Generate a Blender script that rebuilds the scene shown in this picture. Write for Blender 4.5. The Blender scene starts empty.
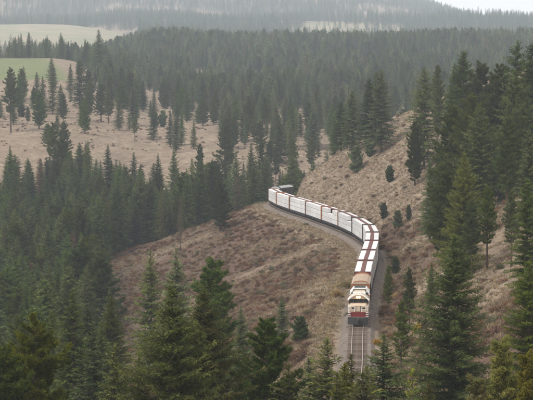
import bpy, math, random
import numpy as np
from mathutils import Vector, Matrix

S = bpy.context.scene
COL = S.collection
R = math.radians
F = 2060.0            # focal length in pixels of a 533-wide frame
CAMZ = 34.5
HZ = 91.0             # pixel row (of 400) at the camera's eye level

# ------------------------------------------------------------------ camera
cd = bpy.data.cameras.new('camera')
cd.sensor_width = 36.0
cd.lens = 36.0 * F / 533.0
cd.clip_start = 1.0
cd.clip_end = 30000.0
cam = bpy.data.objects.new('camera', cd)
COL.objects.link(cam)
cam.location = (0, 0, CAMZ)
cam.rotation_euler = (R(90) - math.atan((200 - HZ) / F), 0, 0)
S.camera = cam

# ------------------------------------------------------------------ sky, sun, exposure
SUN_EL, SUN_AZ = 52.0, 232.0      # azimuth clockwise from +Y: behind the camera, slightly to the left
w = bpy.data.worlds.new('World')
S.world = w
w.use_nodes = True
nt = w.node_tree
bg = nt.nodes['Background']
sky = nt.nodes.new('ShaderNodeTexSky')
sky.sky_type = 'NISHITA'
sky.sun_disc = False
sky.sun_elevation = R(SUN_EL)
sky.sun_rotation = R(SUN_AZ)
sky.dust_density = 4.0
sky.air_density = 1.0
mx = nt.nodes.new('ShaderNodeMix')
mx.data_type = 'RGBA'
mx.inputs[0].default_value = 0.94
nt.links.new(sky.outputs[0], mx.inputs[6])
mx.inputs[7].default_value = (10.2, 9.9, 9.75, 1)      # even pale overcast
nt.links.new(mx.outputs[2], bg.inputs[0])
bg.inputs[1].default_value = 0.128

sl = bpy.data.lights.new('sun', 'SUN')
sl.energy = 3.2
sl.angle = R(12)
sl.color = (1.0, 0.96, 0.90)
sun = bpy.data.objects.new('sun', sl)
COL.objects.link(sun)
sd = Vector((math.sin(R(SUN_AZ)) * math.cos(R(SUN_EL)), math.cos(R(SUN_AZ)) * math.cos(R(SUN_EL)), math.sin(R(SUN_EL))))
sun.rotation_euler = sd.to_track_quat('Z', 'Y').to_euler()

S.view_settings.view_transform = 'Standard'
S.view_settings.look = 'None'
S.view_settings.exposure = 0.02
S.view_settings.gamma = 1.0
S.render.engine = 'CYCLES'
S.cycles.max_bounces = 5
S.cycles.diffuse_bounces = 3
S.cycles.transmission_bounces = 2
S.cycles.transparent_max_bounces = 4
S.cycles.volume_bounces = 3
S.cycles.use_denoising = True
S.cycles.caustics_reflective = False
S.cycles.caustics_refractive = False

# ------------------------------------------------------------------ node helpers
def mat(name, rough=0.9):
    m = bpy.data.materials.new(name)
    m.use_nodes = True
    b = m.node_tree.nodes['Principled BSDF']
    b.inputs['Roughness'].default_value = rough
    b.inputs['Specular IOR Level'].default_value = 0.25
    return m, m.node_tree, b

def N(t, kind, **kw):
    n = t.nodes.new(kind)
    for k, v in kw.items():
        if k.startswith('i_'):
            n.inputs[k[2:].replace('_', ' ')].default_value = v
        else:
            setattr(n, k, v)
    return n

def ramp(t, src, stops, interp='LINEAR'):
    n = t.nodes.new('ShaderNodeValToRGB')
    cr = n.color_ramp
    cr.interpolation = interp
    while len(cr.elements) < len(stops):
        cr.elements.new(0.5)
    for e, (p, c) in zip(cr.elements, stops):
        e.position = p
        e.color = (c, c, c, 1) if isinstance(c, (int, float)) else (*c, 1)
    t.links.new(src, n.inputs[0])
    return n.outputs[0]

def mixc(t, fac, a, b, blend='MIX'):
    n = t.nodes.new('ShaderNodeMix')
    n.data_type = 'RGBA'
    n.blend_type = blend
    for i, v in ((0, fac), (6, a), (7, b)):
        if isinstance(v, (int, float)):
            n.inputs[i].default_value = v
        elif isinstance(v, tuple):
            n.inputs[i].default_value = (*v, 1)
        else:
            t.links.new(v, n.inputs[i])
    return n.outputs[2]

def mathn(t, op, a, b=0.0):
    n = t.nodes.new('ShaderNodeMath')
    n.operation = op
    for i, v in ((0, a), (1, b)):
        if isinstance(v, (int, float)):
            n.inputs[i].default_value = v
        else:
            t.links.new(v, n.inputs[i])
    return n.outputs[0]

def noise(t, vec, scale, detail=6, rough=0.6, dist=0.0):
    n = t.nodes.new('ShaderNodeTexNoise')
    n.inputs['Scale'].default_value = scale
    n.inputs['Detail'].default_value = detail
    n.inputs['Roughness'].default_value = rough
    n.inputs['Distortion'].default_value = dist
    t.links.new(vec, n.inputs['Vector'])
    return n.outputs[0]

def mapping(t, vec, scale=(1, 1, 1), rot=(0, 0, 0)):
    n = t.nodes.new('ShaderNodeMapping')
    n.inputs['Scale'].default_value = scale
    n.inputs['Rotation'].default_value = rot
    t.links.new(vec, n.inputs['Vector'])
    return n.outputs[0]

def bump(t, h, strength, dist, bsdf):
    n = t.nodes.new('ShaderNodeBump')
    n.inputs['Strength'].default_value = strength
    n.inputs['Distance'].default_value = dist
    t.links.new(h, n.inputs['Height'])
    t.links.new(n.outputs[0], bsdf.inputs['Normal'])

# ------------------------------------------------------------------ mesh helpers
class MB:
    """collects faces with material slots; builds one mesh object"""
    def __init__(self):
        self.v, self.f, self.m = [], [], []
    def poly(self, pts, m=0):
        b = len(self.v)
        self.v.extend(pts)
        self.f.append(tuple(range(b, b + len(pts))))
        self.m.append(m)
    def box(self, x0, x1, y0, y1, z0, z1, m=0, bev=0.0):
        if bev <= 0:
            b = len(self.v)
            self.v.extend([(x0,y0,z0),(x1,y0,z0),(x1,y1,z0),(x0,y1,z0),(x0,y0,z1),(x1,y0,z1),(x1,y1,z1),(x0,y1,z1)])
            for q in ((0,3,2,1),(4,5,6,7),(0,1,5,4),(1,2,6,5),(2,3,7,6),(3,0,4,7)):
                self.f.append(tuple(b + i for i in q)); self.m.append(m)
        else:
            # chamfered along the long (x) edges and at the ends
            yz = [(y0+bev,z0),(y1-bev,z0),(y1,z0+bev),(y1,z1-bev),(y1-bev,z1),(y0+bev,z1),(y0,z1-bev),(y0,z0+bev)]
            self.loft([(x0, yz_in(yz, bev)), (x0+bev, yz), (x1-bev, yz), (x1, yz_in(yz, bev))], m)
    def loft(self, rings, m=0, cap=True):
        """rings: list of (x, [(y,z)...])"""
        n = len(rings[0][1]); b = len(self.v)
        for x, yz in rings:
            self.v.extend([(x, y, z) for y, z in yz])
        for r in range(len(rings) - 1):
            for i in range(n):
                j = (i + 1) % n
                self.f.append((b+r*n+i, b+r*n+j, b+(r+1)*n+j, b+(r+1)*n+i)); self.m.append(m)
        if cap:
            self.f.append(tuple(b + i for i in range(n))[::-1]); self.m.append(m)
            e = b + (len(rings) - 1) * n
            self.f.append(tuple(e + i for i in range(n))); self.m.append(m)
    def tube(self, p, q, r0, r1=None, n=6, m=0, cap=True):
        r1 = r0 if r1 is None else r1
        p, q = Vector(p), Vector(q)
        d = (q - p)
        if d.length < 1e-6: return
        d.normalize()
        a = d.orthogonal().normalized(); c = d.cross(a)
        b = len(self.v)
        for base, r in ((p, r0), (q, r1)):
            for i in range(n):
                t = 2 * math.pi * i / n
                self.v.append(tuple(base + a * (r * math.cos(t)) + c * (r * math.sin(t))))
        for i in range(n):
            j = (i + 1) % n
            self.f.append((b+i, b+j, b+n+j, b+n+i)); self.m.append(m)
        if cap:
            self.f.append(tuple(b + i for i in range(n))[::-1]); self.m.append(m)
            self.f.append(tuple(b + n + i for i in range(n))); self.m.append(m)
    def mesh(self, name, mats):
        me = bpy.data.meshes.new(name)
        me.from_pydata([tuple(v) for v in self.v], [], self.f)
        for mm in mats: me.materials.append(mm)
        if len(mats) > 1:
            me.polygons.foreach_set('material_index', self.m)
        me.validate(); me.update()
        return me
    def build(self, name, mats, parent=None, smooth=False):
        if not isinstance(mats, (list, tuple)): mats = [mats]
        me = self.mesh(name, mats)
        if smooth:
            me.polygons.foreach_set('use_smooth', [True] * len(me.polygons))
        o = bpy.data.objects.new(name, me)
        COL.objects.link(o)
        if parent: o.parent = parent
        return o

def yz_in(yz, bev):
    cy = sum(p[0] for p in yz) / len(yz); cz = sum(p[1] for p in yz) / len(yz)
    ry = max(abs(p[0] - cy) for p in yz); rz = max(abs(p[1] - cz) for p in yz)
    return [(cy + (y - cy) * (1 - bev / ry), cz + (z - cz) * (1 - bev / rz)) for y, z in yz]

def tag(o, label=None, cat=None, group=None, kind=None):
    if label: o['label'] = label
    if cat: o['category'] = cat
    if group: o['group'] = group
    if kind: o['kind'] = kind
    return o

def empty(name, loc=(0, 0, 0), rz=0.0):
    o = bpy.data.objects.new(name, None)
    COL.objects.link(o)
    o.location = loc
    o.rotation_euler = (0, 0, rz)
    o.empty_display_size = 0.5
    return o

def copy_tree(o, parent=None):
    c = o.copy(); COL.objects.link(c)
    c.parent = parent
    for ch in KIDS.get(o.name, []):
        copy_tree_child(ch, c)
    return c

KIDS = {}
def note_kids(root):
    for ch in list(root.children):
        KIDS.setdefault(root.name, []).append(ch)
        note_kids(ch)

def copy_tree_child(o, parent):
    c = o.copy(); COL.objects.link(c); c.parent = parent
    for ch in KIDS.get(o.name, []):
        copy_tree_child(ch, c)

# ------------------------------------------------------------------ numpy noise
_rs = np.random.RandomState(7)
_LAT = _rs.rand(256, 256)
def vnoise(x, y):
    xi = np.floor(x).astype(int); yi = np.floor(y).astype(int)
    fx = x - xi; fy = y - yi
    fx = fx * fx * (3 - 2 * fx); fy = fy * fy * (3 - 2 * fy)
    a = _LAT[xi & 255, yi & 255]; b = _LAT[(xi + 1) & 255, yi & 255]
    c = _LAT[xi & 255, (yi + 1) & 255]; d = _LAT[(xi + 1) & 255, (yi + 1) & 255]
    return (a * (1 - fx) + b * fx) * (1 - fy) + (c * (1 - fx) + d * fx) * fy - 0.5
def fbm(x, y, o=4):
    s = 0; a = 1.0
    for k in range(o):
        s = s + a * vnoise(x + 17.3 * k, y + 9.1 * k); x = x * 2.03; y = y * 2.03; a *= 0.5
    return s
def sst(a, b, x):
    t = np.clip((x - a) / (b - a), 0, 1)
    return t * t * (3 - 2 * t)

# ------------------------------------------------------------------ the railway line in plan
TP = [(-190, -120), (-110, -20), (-66, 25), (-30, 68), (-8, 112), (2.5, 155), (7.2, 195), (9.8, 233), (11.6, 264), (13.5, 302),
      (15.9, 340), (17.6, 365), (19.4, 389), (21.0, 411), (22.4, 435), (22.9, 452), (22.6, 466), (21.2, 488), (18.3, 515),
      (14.9, 538), (10.9, 564), (7.0, 587), (3.6, 612), (2.0, 634), (3.5, 648.5), (9.0, 661), (17.5, 670), (29, 679), (46, 688),
      (80, 702), (130, 706), (200, 690), (300, 640), (420, 560), (700, 300), (900, 100)]
def catmull(P, step=1.5):
    P = np.array(P, float); out = []
    for i in range(len(P) - 1):
        p0 = P[max(i-1, 0)]; p1 = P[i]; p2 = P[i+1]; p3 = P[min(i+2, len(P)-1)]
        n = max(2, int(np.linalg.norm(p2 - p1) / step))
        for k in range(n):
            t = k / n
            out.append(0.5 * ((2*p1) + (-p0+p2)*t + (2*p0-5*p1+4*p2-p3)*t*t + (-p0+3*p1-3*p2+p3)*t**3))
    out.append(P[-1])
    return np.array(out)
TR = catmull(TP)
# gentle smoothing of the plan
for _ in range(6):
    TR[1:-1] = (TR[:-2] + 2 * TR[1:-1] + TR[2:]) / 4
TS = np.concatenate([[0], np.cumsum(np.linalg.norm(np.diff(TR, axis=0), axis=1))])
TT = np.gradient(TR, axis=0); TT /= np.linalg.norm(TT, axis=1)[:, None]
def tpos(s):
    return np.array([np.interp(s, TS, TR[:, 0]), np.interp(s, TS, TR[:, 1])])
def s_at_y(y):
    i = np.argmax(TR[:, 1] > y)
    return TS[i]
TRc = TR[::3]; TTc = TT[::3]; TSc = TS[::3]
def sdist(x, y):
    """signed distance to the line (+ = right of it, going away), and arc length"""
    x = np.asarray(x, float).ravel(); y = np.asarray(y, float).ravel()
    D = np.empty(len(x)); A = np.empty(len(x))
    for i in range(0, len(x), 20000):
        xx = x[i:i+20000, None] - TRc[None, :, 0]; yy = y[i:i+20000, None] - TRc[None, :, 1]
        j = np.argmin(xx*xx + yy*yy, axis=1); k = np.arange(len(j))
        dx = xx[k, j]; dy = yy[k, j]; tx = TTc[j, 0]; ty = TTc[j, 1]
        al = dx * tx + dy * ty
        # refine on the fine polyline near j
        c = dx * ty - dy * tx
        best = np.sqrt(np.maximum(dx*dx + dy*dy, 0))
        d = np.where(np.abs(al) < 4.6, np.abs(c), best)
        D[i:i+20000] = np.where(c >= 0, d, -d); A[i:i+20000] = TSc[j] + np.clip(al, -4.6, 4.6)
    return D, A

PL = np.array([(0,-27),(560,-27),(640,-25),(700,-17),(770,-2),(850,12),(1000,27.5),(1100,37),(1200,45.5),(1400,56.5),(1500,57),(1800,42),(2300,58),
               (2650,92),(3100,128),(3300,124),(3800,160),(4600,300),(5200,330),(6600,330)], float)
PR = np.array([(0,-27),(560,-27),(640,-26),(700,-18),(780,-6),(860,6),(950,15),(1100,22),(1200,26.5),(1500,39),(1800,60),(2000,74),(2150,76),(2500,58),
               (2900,92),(3250,119),(3550,150),(3800,152),(4300,200),(4800,246),(5200,262),(6600,250)], float)
def stretch(P):
    P = P.copy(); m = P[:, 0] > 2300
    Yn = 2300 + (P[:, 0] - 2300) * 1.5
    P[m, 1] = 34.5 + (P[m, 1] - 34.5) * Yn[m] / P[m, 0]; P[m, 0] = Yn[m]
    return P
PL = stretch(PL); PR = stretch(PR)
def ys(y): return 2300 + (y - 2300) * 1.5
def height(x, y):
    shp = np.shape(x)
    x = np.asarray(x, float).ravel(); y = np.asarray(y, float).ravel()
    d, s = sdist(x, y)
    # hill that carries the line
    steep = 0.56 + 0.19 * sst(470, 610, y) + 0.10 * (1 - sst(40, 130, y))
    dr = np.maximum(d - 4.4, 0)
    up = steep * dr
    cut = 4.0 * sst(0, 5.5, dr) * sst(590, 640, y) * (1 - sst(690, 720, y)) 
    cap = 33.0 + 34 * sst(420, 600, y) + 4 * fbm(x / 90, y / 90, 2)
    up = cap * (1 - np.exp(-up / cap * 1.12)) + cut
    up = up + sst(4, 22, dr) * (3.4 * np.exp(-((y - 372) / 34.0) ** 2) - 3.0 * np.exp(-((y - 452) / 30.0) ** 2) + 1.6 * np.exp(-((y - 520) / 25.0) ** 2))
    dl = np.maximum(-d - 4.6, 0)
    sl_ = 0.40 + 0.05 * fbm(s / 60, d / 200 + 5, 2)
    dn = -sl_ * dl * (1 - 0.12 * np.exp(-dl / 12))
    rel = sst(0.5, 7, np.abs(d) - 4.4)
    ribs = rel * (2.6 * fbm(s / 15, d / 55, 4) + 0.5 * fbm(x / 6, y / 6, 3))
    zn = -0.9 + np.where(d > 0, up, dn) + ribs
    # far side of the valley
    u = x / np.maximum(y, 300)
    wgt = sst(-0.105, -0.045, u)
    zf = np.interp(y, PL[:, 0], PL[:, 1]) * (1 - wgt) + np.interp(y, PR[:, 0], PR[:, 1]) * wgt
    # far ridge drops a little to the right, where the sky shows
    zf = zf - sst(0.05, 0.12, u) * sst(4400, 5900, y) * 88 + (1 - sst(-0.02, 0.05, u)) * sst(4600, 6000, y) * 80
    amp = 0.6 + 7.5 * sst(850, 1900, y) + 24 * sst(2400, 5200, y)
    zf = zf + amp * fbm(x / (60 + y * 0.07), y / (60 + y * 0.09), 4) * np.where((u < -.09) & (y > 1130) & (y < 1480), 0.12, 1)
    zf = zf + 1.2 * fbm(x / 14, y / 14, 3) * (1 - sst(1100, 1500, y))
    k = 5.0
    m = np.maximum(zn, zf)
    z = m + k * np.log(np.exp((zn - m) / k) + np.exp((zf - m) / k)) 
    # keep the bench exact
    near = (1 - sst(4.2, 9, np.abs(d)))
    z = z * (1 - near) + (-0.9 + 0.03 * fbm(x / 1.3, y / 1.3, 2)) * near
    return z.reshape(shp)

def hz(x, y):
    return float(height(np.array([x]), np.array([y]))[0])

def hit(px, py, y0=120.0, y1=2600.0):
    """first ground point seen along the ray through photo pixel (px, py)"""
    Y = np.arange(y0, y1, 1.5)
    X = (px - 266.5) / F * Y
    Z = CAMZ - (py - HZ) / F * Y
    g = height(X, Y)
    i = np.argmax(g >= Z)
    if g[i] < Z[i]: return None
    return float(Y[i])

# ------------------------------------------------------------------ terrain sheet
rowsY = [-90.0]
while rowsY[-1] < 8600:
    y = rowsY[-1]
    rowsY.append(y + (4.0 if y < 130 else 1.15 if y < 700 else min(40, 1.15 + (y - 700) * 0.0085)))
rowsY = np.array(rowsY)
uu = np.linspace(-1, 1, 241)
uu = 0.17 * uu + 0.33 * uu ** 5
GX = uu[None, :] * (rowsY[:, None] + 330)
GY = np.repeat(rowsY[:, None], len(uu), 1)
GZ = height(GX, GY)
nr, nc = GX.shape
co = np.stack([GX, GY, GZ], -1).reshape(-1, 3)
ii = np.arange(nr * nc).reshape(nr, nc)
fa = np.stack([ii[:-1, :-1], ii[:-1, 1:], ii[1:, 1:], ii[1:, :-1]], -1).reshape(-1, 4)
me = bpy.data.meshes.new('ground')
me.vertices.add(len(co)); me.vertices.foreach_set('co', co.ravel())
me.loops.add(fa.size); me.loops.foreach_set('vertex_index', fa.ravel())
me.polygons.add(len(fa)); me.polygons.foreach_set('loop_start', np.arange(0, fa.size, 4)); me.polygons.foreach_set('loop_total', np.full(len(fa), 4))
me.polygons.foreach_set('use_smooth', np.ones(len(fa), bool))
me.update()
gx = co[:, 0]; gy = co[:, 1]; gd, gs = sdist(gx, gy)
gu = gx / np.maximum(gy, 200)
field = sst(1135, 1150, gy) * (1 - sst(1385, 1410, gy)) * (1 - sst(-0.101, -0.095, gu + 0.008 * (gy - 1200) / 200))
scrub = np.clip((.22 + .78 * sst(-0.30, 0.12, fbm(gs / 24 + 3, gd / 15 + gs / 50, 4))) * sst(6, 14, -gd) * (1 - sst(44, 66, -gd)) * 1.0 * (1 - .6 * sst(610, 650, gy))
        + 0.9 * sst(-0.2, 0.2, fbm(gs / 18, gd / 18 + 7, 3)) * sst(3.5, 6, gd) * (1 - sst(10, 30, gd)) * (gy < 500), 0, 1) * (gy < 760)
grav = 1 - sst(1.9, 3.0, np.abs(gd) + 0.7 * fbm(gx / 3, gy / 3, 2))
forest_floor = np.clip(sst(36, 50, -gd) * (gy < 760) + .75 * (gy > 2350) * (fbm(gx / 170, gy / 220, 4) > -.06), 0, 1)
farfield = np.maximum.reduce([
    sst(-0.24, -0.2, gu) * (1 - sst(-.075, -.06, gu)) * sst(ys(2560), ys(2640), gy) * (1 - sst(ys(3150), ys(3220), gy)) ,
    sst(.004, .020, gu + fbm(gx/90, gy/90, 3) * .01) * (1 - sst(.060, .085, gu + fbm(gx/90, gy/90, 3) * .02)) * sst(ys(3150), ys(3230), gy) * (1 - sst(ys(3500), ys(3600), gy + 60 * fbm(gx/120, gy/200, 3))),
    sst(.03, .04, gu) * (1 - sst(.10, .11, gu)) * sst(4250, 4300, gy) * (1 - sst(4420, 4460, gy)) * 0])
ca = me.color_attributes.new('zones', 'FLOAT_COLOR', 'POINT')
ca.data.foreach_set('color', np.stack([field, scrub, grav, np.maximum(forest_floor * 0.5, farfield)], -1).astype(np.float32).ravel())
gm, t, b = mat('dry_grass_hillside', 0.95)
geo = N(t, 'ShaderNodeNewGeometry').outputs['Position']
at_ = N(t, 'ShaderNodeAttribute', attribute_name='zones')
sep = N(t, 'ShaderNodeSeparateColor'); t.links.new(at_.outputs['Color'], sep.inputs[0])
big = noise(t, geo, 0.022, 6, 0.6)
midn = noise(t, mapping(t, geo, (1, 0.5, 2.2)), 0.16, 8, 0.7, 0.6)
fine = noise(t, geo, 1.3, 6, 0.75)
streak = noise(t, mapping(t, geo, (0.5, 0.25, 3.0)), 0.8, 5, 0.65, 0.4)
straw = mixc(t, ramp(t, big, [(0.35, 0.0), (0.65, 1.0)]), (0.208, 0.152, 0.102), (0.155, 0.106, 0.074))
straw = mixc(t, ramp(t, midn, [(0.38, 0.0), (0.62, 1.0)]), straw, (0.270, 0.212, 0.150))
straw = mixc(t, ramp(t, streak, [(0.47, 0.0), (0.60, 0.75)]), straw, (0.135, 0.098, 0.068))
straw = mixc(t, ramp(t, fine, [(0.52, 0.0), (0.72, 0.6)]), straw, (0.10, 0.078, 0.052))
scrubc = mixc(t, ramp(t, fine, [(0.4, 0.0), (0.62, 1.0)]), (0.130, 0.073, 0.049), (0.058, 0.036, 0.026))
scrubf = ramp(t, mathn(t, 'ADD', mathn(t, 'MULTIPLY', sep.outputs[1], 0.8), mathn(t, 'MULTIPLY', midn, 0.55)), [(0.34, 0.0), (0.70, 0.95)])
c1 = mixc(t, scrubf, straw, scrubc)
gr = mixc(t, ramp(t, noise(t, geo, 3.0, 4, 0.8), [(0.3, 0.0), (0.7, 1.0)]), (0.095, 0.080, 0.068), (0.22, 0.185, 0.155))
c2 = mixc(t, sep.outputs[2], c1, gr)
green = mixc(t, ramp(t, noise(t, mapping(t, geo, (1, .2, 1)), 0.03, 5, 0.6), [(0.35, 0.0), (0.65, 1.0)]), (0.100, 0.125, 0.045), (0.145, 0.155, 0.065))
c3 = mixc(t, sep.outputs[0], c2, green)
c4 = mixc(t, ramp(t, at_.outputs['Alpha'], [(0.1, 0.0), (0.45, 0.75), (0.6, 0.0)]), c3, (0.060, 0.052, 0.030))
c5 = mixc(t, ramp(t, at_.outputs['Alpha'], [(0.6, 0.0), (0.9, 1.0)]), c4, mixc(t, ramp(t, big, [(0.4, 0.0), (0.6, 1.0)]), (0.27, 0.215, 0.15), (0.17, 0.18, 0.10)))
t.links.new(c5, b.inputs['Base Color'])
bump(t, mathn(t, 'ADD', mathn(t, 'MULTIPLY', fine, 0.5), streak), 0.9, 0.5, b)
me.materials.append(gm)
ground = bpy.data.objects.new('ground', me)
COL.objects.link(ground)
tag(ground, 'dry tan grass hillsides and valley floor', kind='structure')

# ------------------------------------------------------------------ plain materials
def plain(name, col, rough=0.6, var=0.15, scale=2.0, metal=0.0, dirt=None):
    m, t, b = mat(name, rough)
    tc = N(t, 'ShaderNodeTexCoord').outputs['Object']
    n = noise(t, tc, scale, 6, 0.65)
    a = tuple(c * (1 - var) for c in col); e = tuple(min(1, c * (1 + var)) for c in col)
    c = mixc(t, ramp(t, n, [(0.3, 0.0), (0.7, 1.0)]), a, e)
    if dirt:
        c = mixc(t, ramp(t, noise(t, mapping(t, tc, (1.5, 1.5, .35)), scale * 1.7, 6, 0.7), [(0.5, 0.0), (0.75, dirt[1])]), c, dirt[0])
    t.links.new(c, b.inputs['Base Color'])
    b.inputs['Metallic'].default_value = metal
    bump(t, n, 0.15, 0.02, b)
    return m
M_BALLAST = plain('ballast_stone', (0.140, 0.115, 0.096), 0.95, 0.6, 1.1, 0, ((0.20, 0.155, 0.11), 0.6))
M_RAIL = plain('worn_rail', (0.27, 0.215, 0.18), 0.5, 0.1, 0.7, 0.1)
M_TIE = plain('weathered_timber', (0.115, 0.085, 0.066), 0.9, 0.35, 3.0)
M_WRAP = plain('white_lumber_wrap', (0.70, 0.69, 0.68), 0.45, 0.07, 0.8, 0, ((0.42, 0.38, 0.34), 0.4))
_t = M_WRAP.node_tree; _b = _t.nodes['Principled BSDF']; _src = _b.inputs['Base Color'].links[0].from_socket
_oi = N(_t, 'ShaderNodeObjectInfo')
_t.links.new(mixc(_t, ramp(_t, _oi.outputs['Random'], [(0.0, 0.0), (1.0, 0.5)]), _src, (0.42, 0.42, 0.43)), _b.inputs['Base Color'])
M_STRAP = plain('dark_strap', (0.20, 0.19, 0.18), 0.5)
M_BEAM = plain('oxide_beam', (0.115, 0.042, 0.035), 0.75, 0.25, 1.5, 0, ((0.10, 0.06, 0.05), 0.6))
M_RUST = plain('orange_brown_bulkhead', (0.33, 0.145, 0.07), 0.8, 0.25, 1.5, 0, ((0.16, 0.08, 0.05), 0.6))
M_GREYB = plain('grey_bulkhead', (0.085, 0.078, 0.075), 0.75, 0.2, 1.5)
M_BLACK = plain('grimy_black_steel', (0.020, 0.020, 0.021), 0.7, 0.3, 2.0, 0, ((0.06, 0.045, 0.035), 0.5))
M_CREAM = plain('cream_paint', (0.50, 0.41, 0.31), 0.45, 0.08, 1.2, 0, ((0.20, 0.14, 0.10), 0.6))
M_MAROON = plain('maroon_paint', (0.17, 0.028, 0.026), 0.4, 0.12, 1.2, 0, ((0.12, 0.05, 0.04), 0.4))
M_BROWN = plain('orange_brown_paint', (0.19, 0.085, 0.045), 0.5, 0.15, 1.4, 0, ((0.07, 0.045, 0.035), 0.6))
M_WHITE = plain('white_trim_paint', (0.80, 0.78, 0.74), 0.45, 0.05, 1.5)
M_BEIGE = plain('beige_roof', (0.40, 0.31, 0.235), 0.6, 0.1, 0.9, 0, ((0.30, 0.20, 0.13), 0.5))
M_GREYR = plain('weathered_grey_roof', (0.34, 0.335, 0.33), 0.6, 0.12, 0.9, 0, ((0.2, 0.17, 0.15), 0.5))
M_DKSIDE = plain('dark_brown_car_side', (0.060, 0.045, 0.042), 0.7, 0.2, 1.2)
M_GLASS = plain('dark_cab_glass', (0.035, 0.045, 0.05), 0.12, 0.1, 1.0)
M_GRILLE = plain('dark_grille', (0.055, 0.075, 0.078), 0.6, 0.2, 6.0)
M_WHEEL = plain('wheel_steel', (0.07, 0.055, 0.048), 0.6, 0.2, 3.0)
lm, t, b = mat('headlight_glow')
b.inputs['Base Color'].default_value = (1, .85, .55, 1)
b.inputs['Emission Color'].default_value = (1.0, 0.50, 0.14, 1)
b.inputs['Emission Strength'].default_value = 9.0
M_LAMP = lm

# ------------------------------------------------------------------ railway track
track = empty('railway_track')
tag(track, 'single railway track on grey ballast curving round the hillside', kind='structure')
S0, S1 = s_at_y(60), s_at_y(700)
def sweep(profile, s0, s1, step, name, m, closed=True, z=0.0):
    ss = np.arange(s0, s1, step)
    mb = MB(); n = len(profile)
    vs = []
    for s in ss:
        p = tpos(s); q = tpos(s + 0.5) - tpos(s - 0.5); q /= np.linalg.norm(q)
        nx, ny = q[1], -q[0]
        for (o, zz) in profile:
            vs.append((p[0] + nx * o, p[1] + ny * o, zz + z))
    mb.v = vs
    for r in range(len(ss) - 1):
        for i in range(n if closed else n - 1):
            j = (i + 1) % n
            mb.f.append((r*n+i, (r+1)*n+i, (r+1)*n+j, r*n+j)); mb.m.append(0)
    return mb.build(name, m, track)
bal = sweep([(-2.75, -1.05), (-2.4, -0.86), (-1.85, -0.34), (-0.72, -0.31), (0, -0.33), (0.72, -0.31), (1.85, -0.34), (2.4, -0.86), (2.75, -1.05)], S0, S1, 2.0, 'ballast_bed', M_BALLAST, closed=False)
for sgn in (-1, 1):
    g = sgn * 0.7535
    sweep([(g-.07, -.185), (g-.07, -.165), (g-.012, -.15), (g-.012, -.04), (g-.037, -.03), (g-.037, 0), (g+.037, 0), (g+.037, -.03), (g+.012, -.04), (g+.012, -.15), (g+.07, -.165), (g+.07, -.185)], S0, S1, 2.0, 'rail', M_RAIL)
_t = M_TIE.node_tree; _b = _t.nodes['Principled BSDF']; _src = _b.inputs['Base Color'].links[0].from_socket
_oi = N(_t, 'ShaderNodeObjectInfo')
_t.links.new(mixc(_t, ramp(_t, _oi.outputs['Random'], [(0.55, 0.0), (1.0, 0.8)]), _src, (0.26, 0.22, 0.185)), _b.inputs['Base Color'])
tie = MB(); tie.box(-.12, .12, -1.3, 1.3, -.38, -.185)
tie_me = tie.mesh('sleeper', [M_TIE])
sLoc = s_at_y(301.0)
rnd = random.Random(3)
sv = s_at_y(222); count = 0
far_ties = MB()
s = S0
while s < S1:
    p = tpos(s); q = tpos(s + .5) - tpos(s - .5); a = math.atan2(q[1], q[0]) + rnd.uniform(-.02, .02)
    if sv <= s <= sLoc + 22:
        o = bpy.data.objects.new('sleeper', tie_me); COL.objects.link(o); o.parent = track
        o.location = (p[0], p[1], rnd.uniform(-.015, .01)); o.rotation_euler = (0, 0, a); count += 1
    else:
        b0 = len(far_ties.v); ca_, sa_ = math.cos(a), math.sin(a)
        for v in tie.v:
            far_ties.v.append((p[0] + v[0]*ca_ - v[1]*sa_, p[1] + v[0]*sa_ + v[1]*ca_, v[2]))
        for f_ in tie.f: far_ties.f.append(tuple(i + b0 for i in f_)); far_ties.m.append(0)
    s += 0.56
fo = far_ties.build('sleeper_run', M_TIE, track); fo['kind'] = 'stuff'

# ------------------------------------------------------------------ rolling stock
def place_on_track(o, s_front, length):
    sa, sb = s_front + length * 0.18, s_front + length * 0.82
    pa, pb = tpos(sa), tpos(sb)
    c = (pa + pb) / 2
    d = pa - pb                       # local +x points to the front (towards the camera)
    o.location = (c[0], c[1], 0.0)
    o.rotation_euler = (0, 0, math.atan2(d[1], d[0]))

def make_truck(parent, x, axles=2, name='truck'):
    mb = MB()
    half = 0.95 if axles == 2 else 1.75
    for sy in (-1, 1):
        mb.box(x-half-.25, x+half+.25, sy*0.95-.09, sy*0.95+.09, .42, .78)
        mb.box(x-.35, x+.35, sy*0.97-.12, sy*0.97+.12, .3, .42)
    mb.box(x-.25, x+.25, -.85, .85, .5, .9)
    tk = mb.build(name, M_BLACK, parent)
    xs = (-half, half) if axles == 2 else (-half, 0, half)
    for ax in xs:
        wv = MB()
        for sy in (-1, 1):
            wv.tube((x+ax, sy*0.68, .46), (x+ax, sy*0.82, .46), .455, .455, 14)
        wv.tube((x+ax, -.68, .46), (x+ax, .68, .46), .08, .08, 6)
        wv.build('wheel', M_WHEEL, tk)
    return tk

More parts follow.
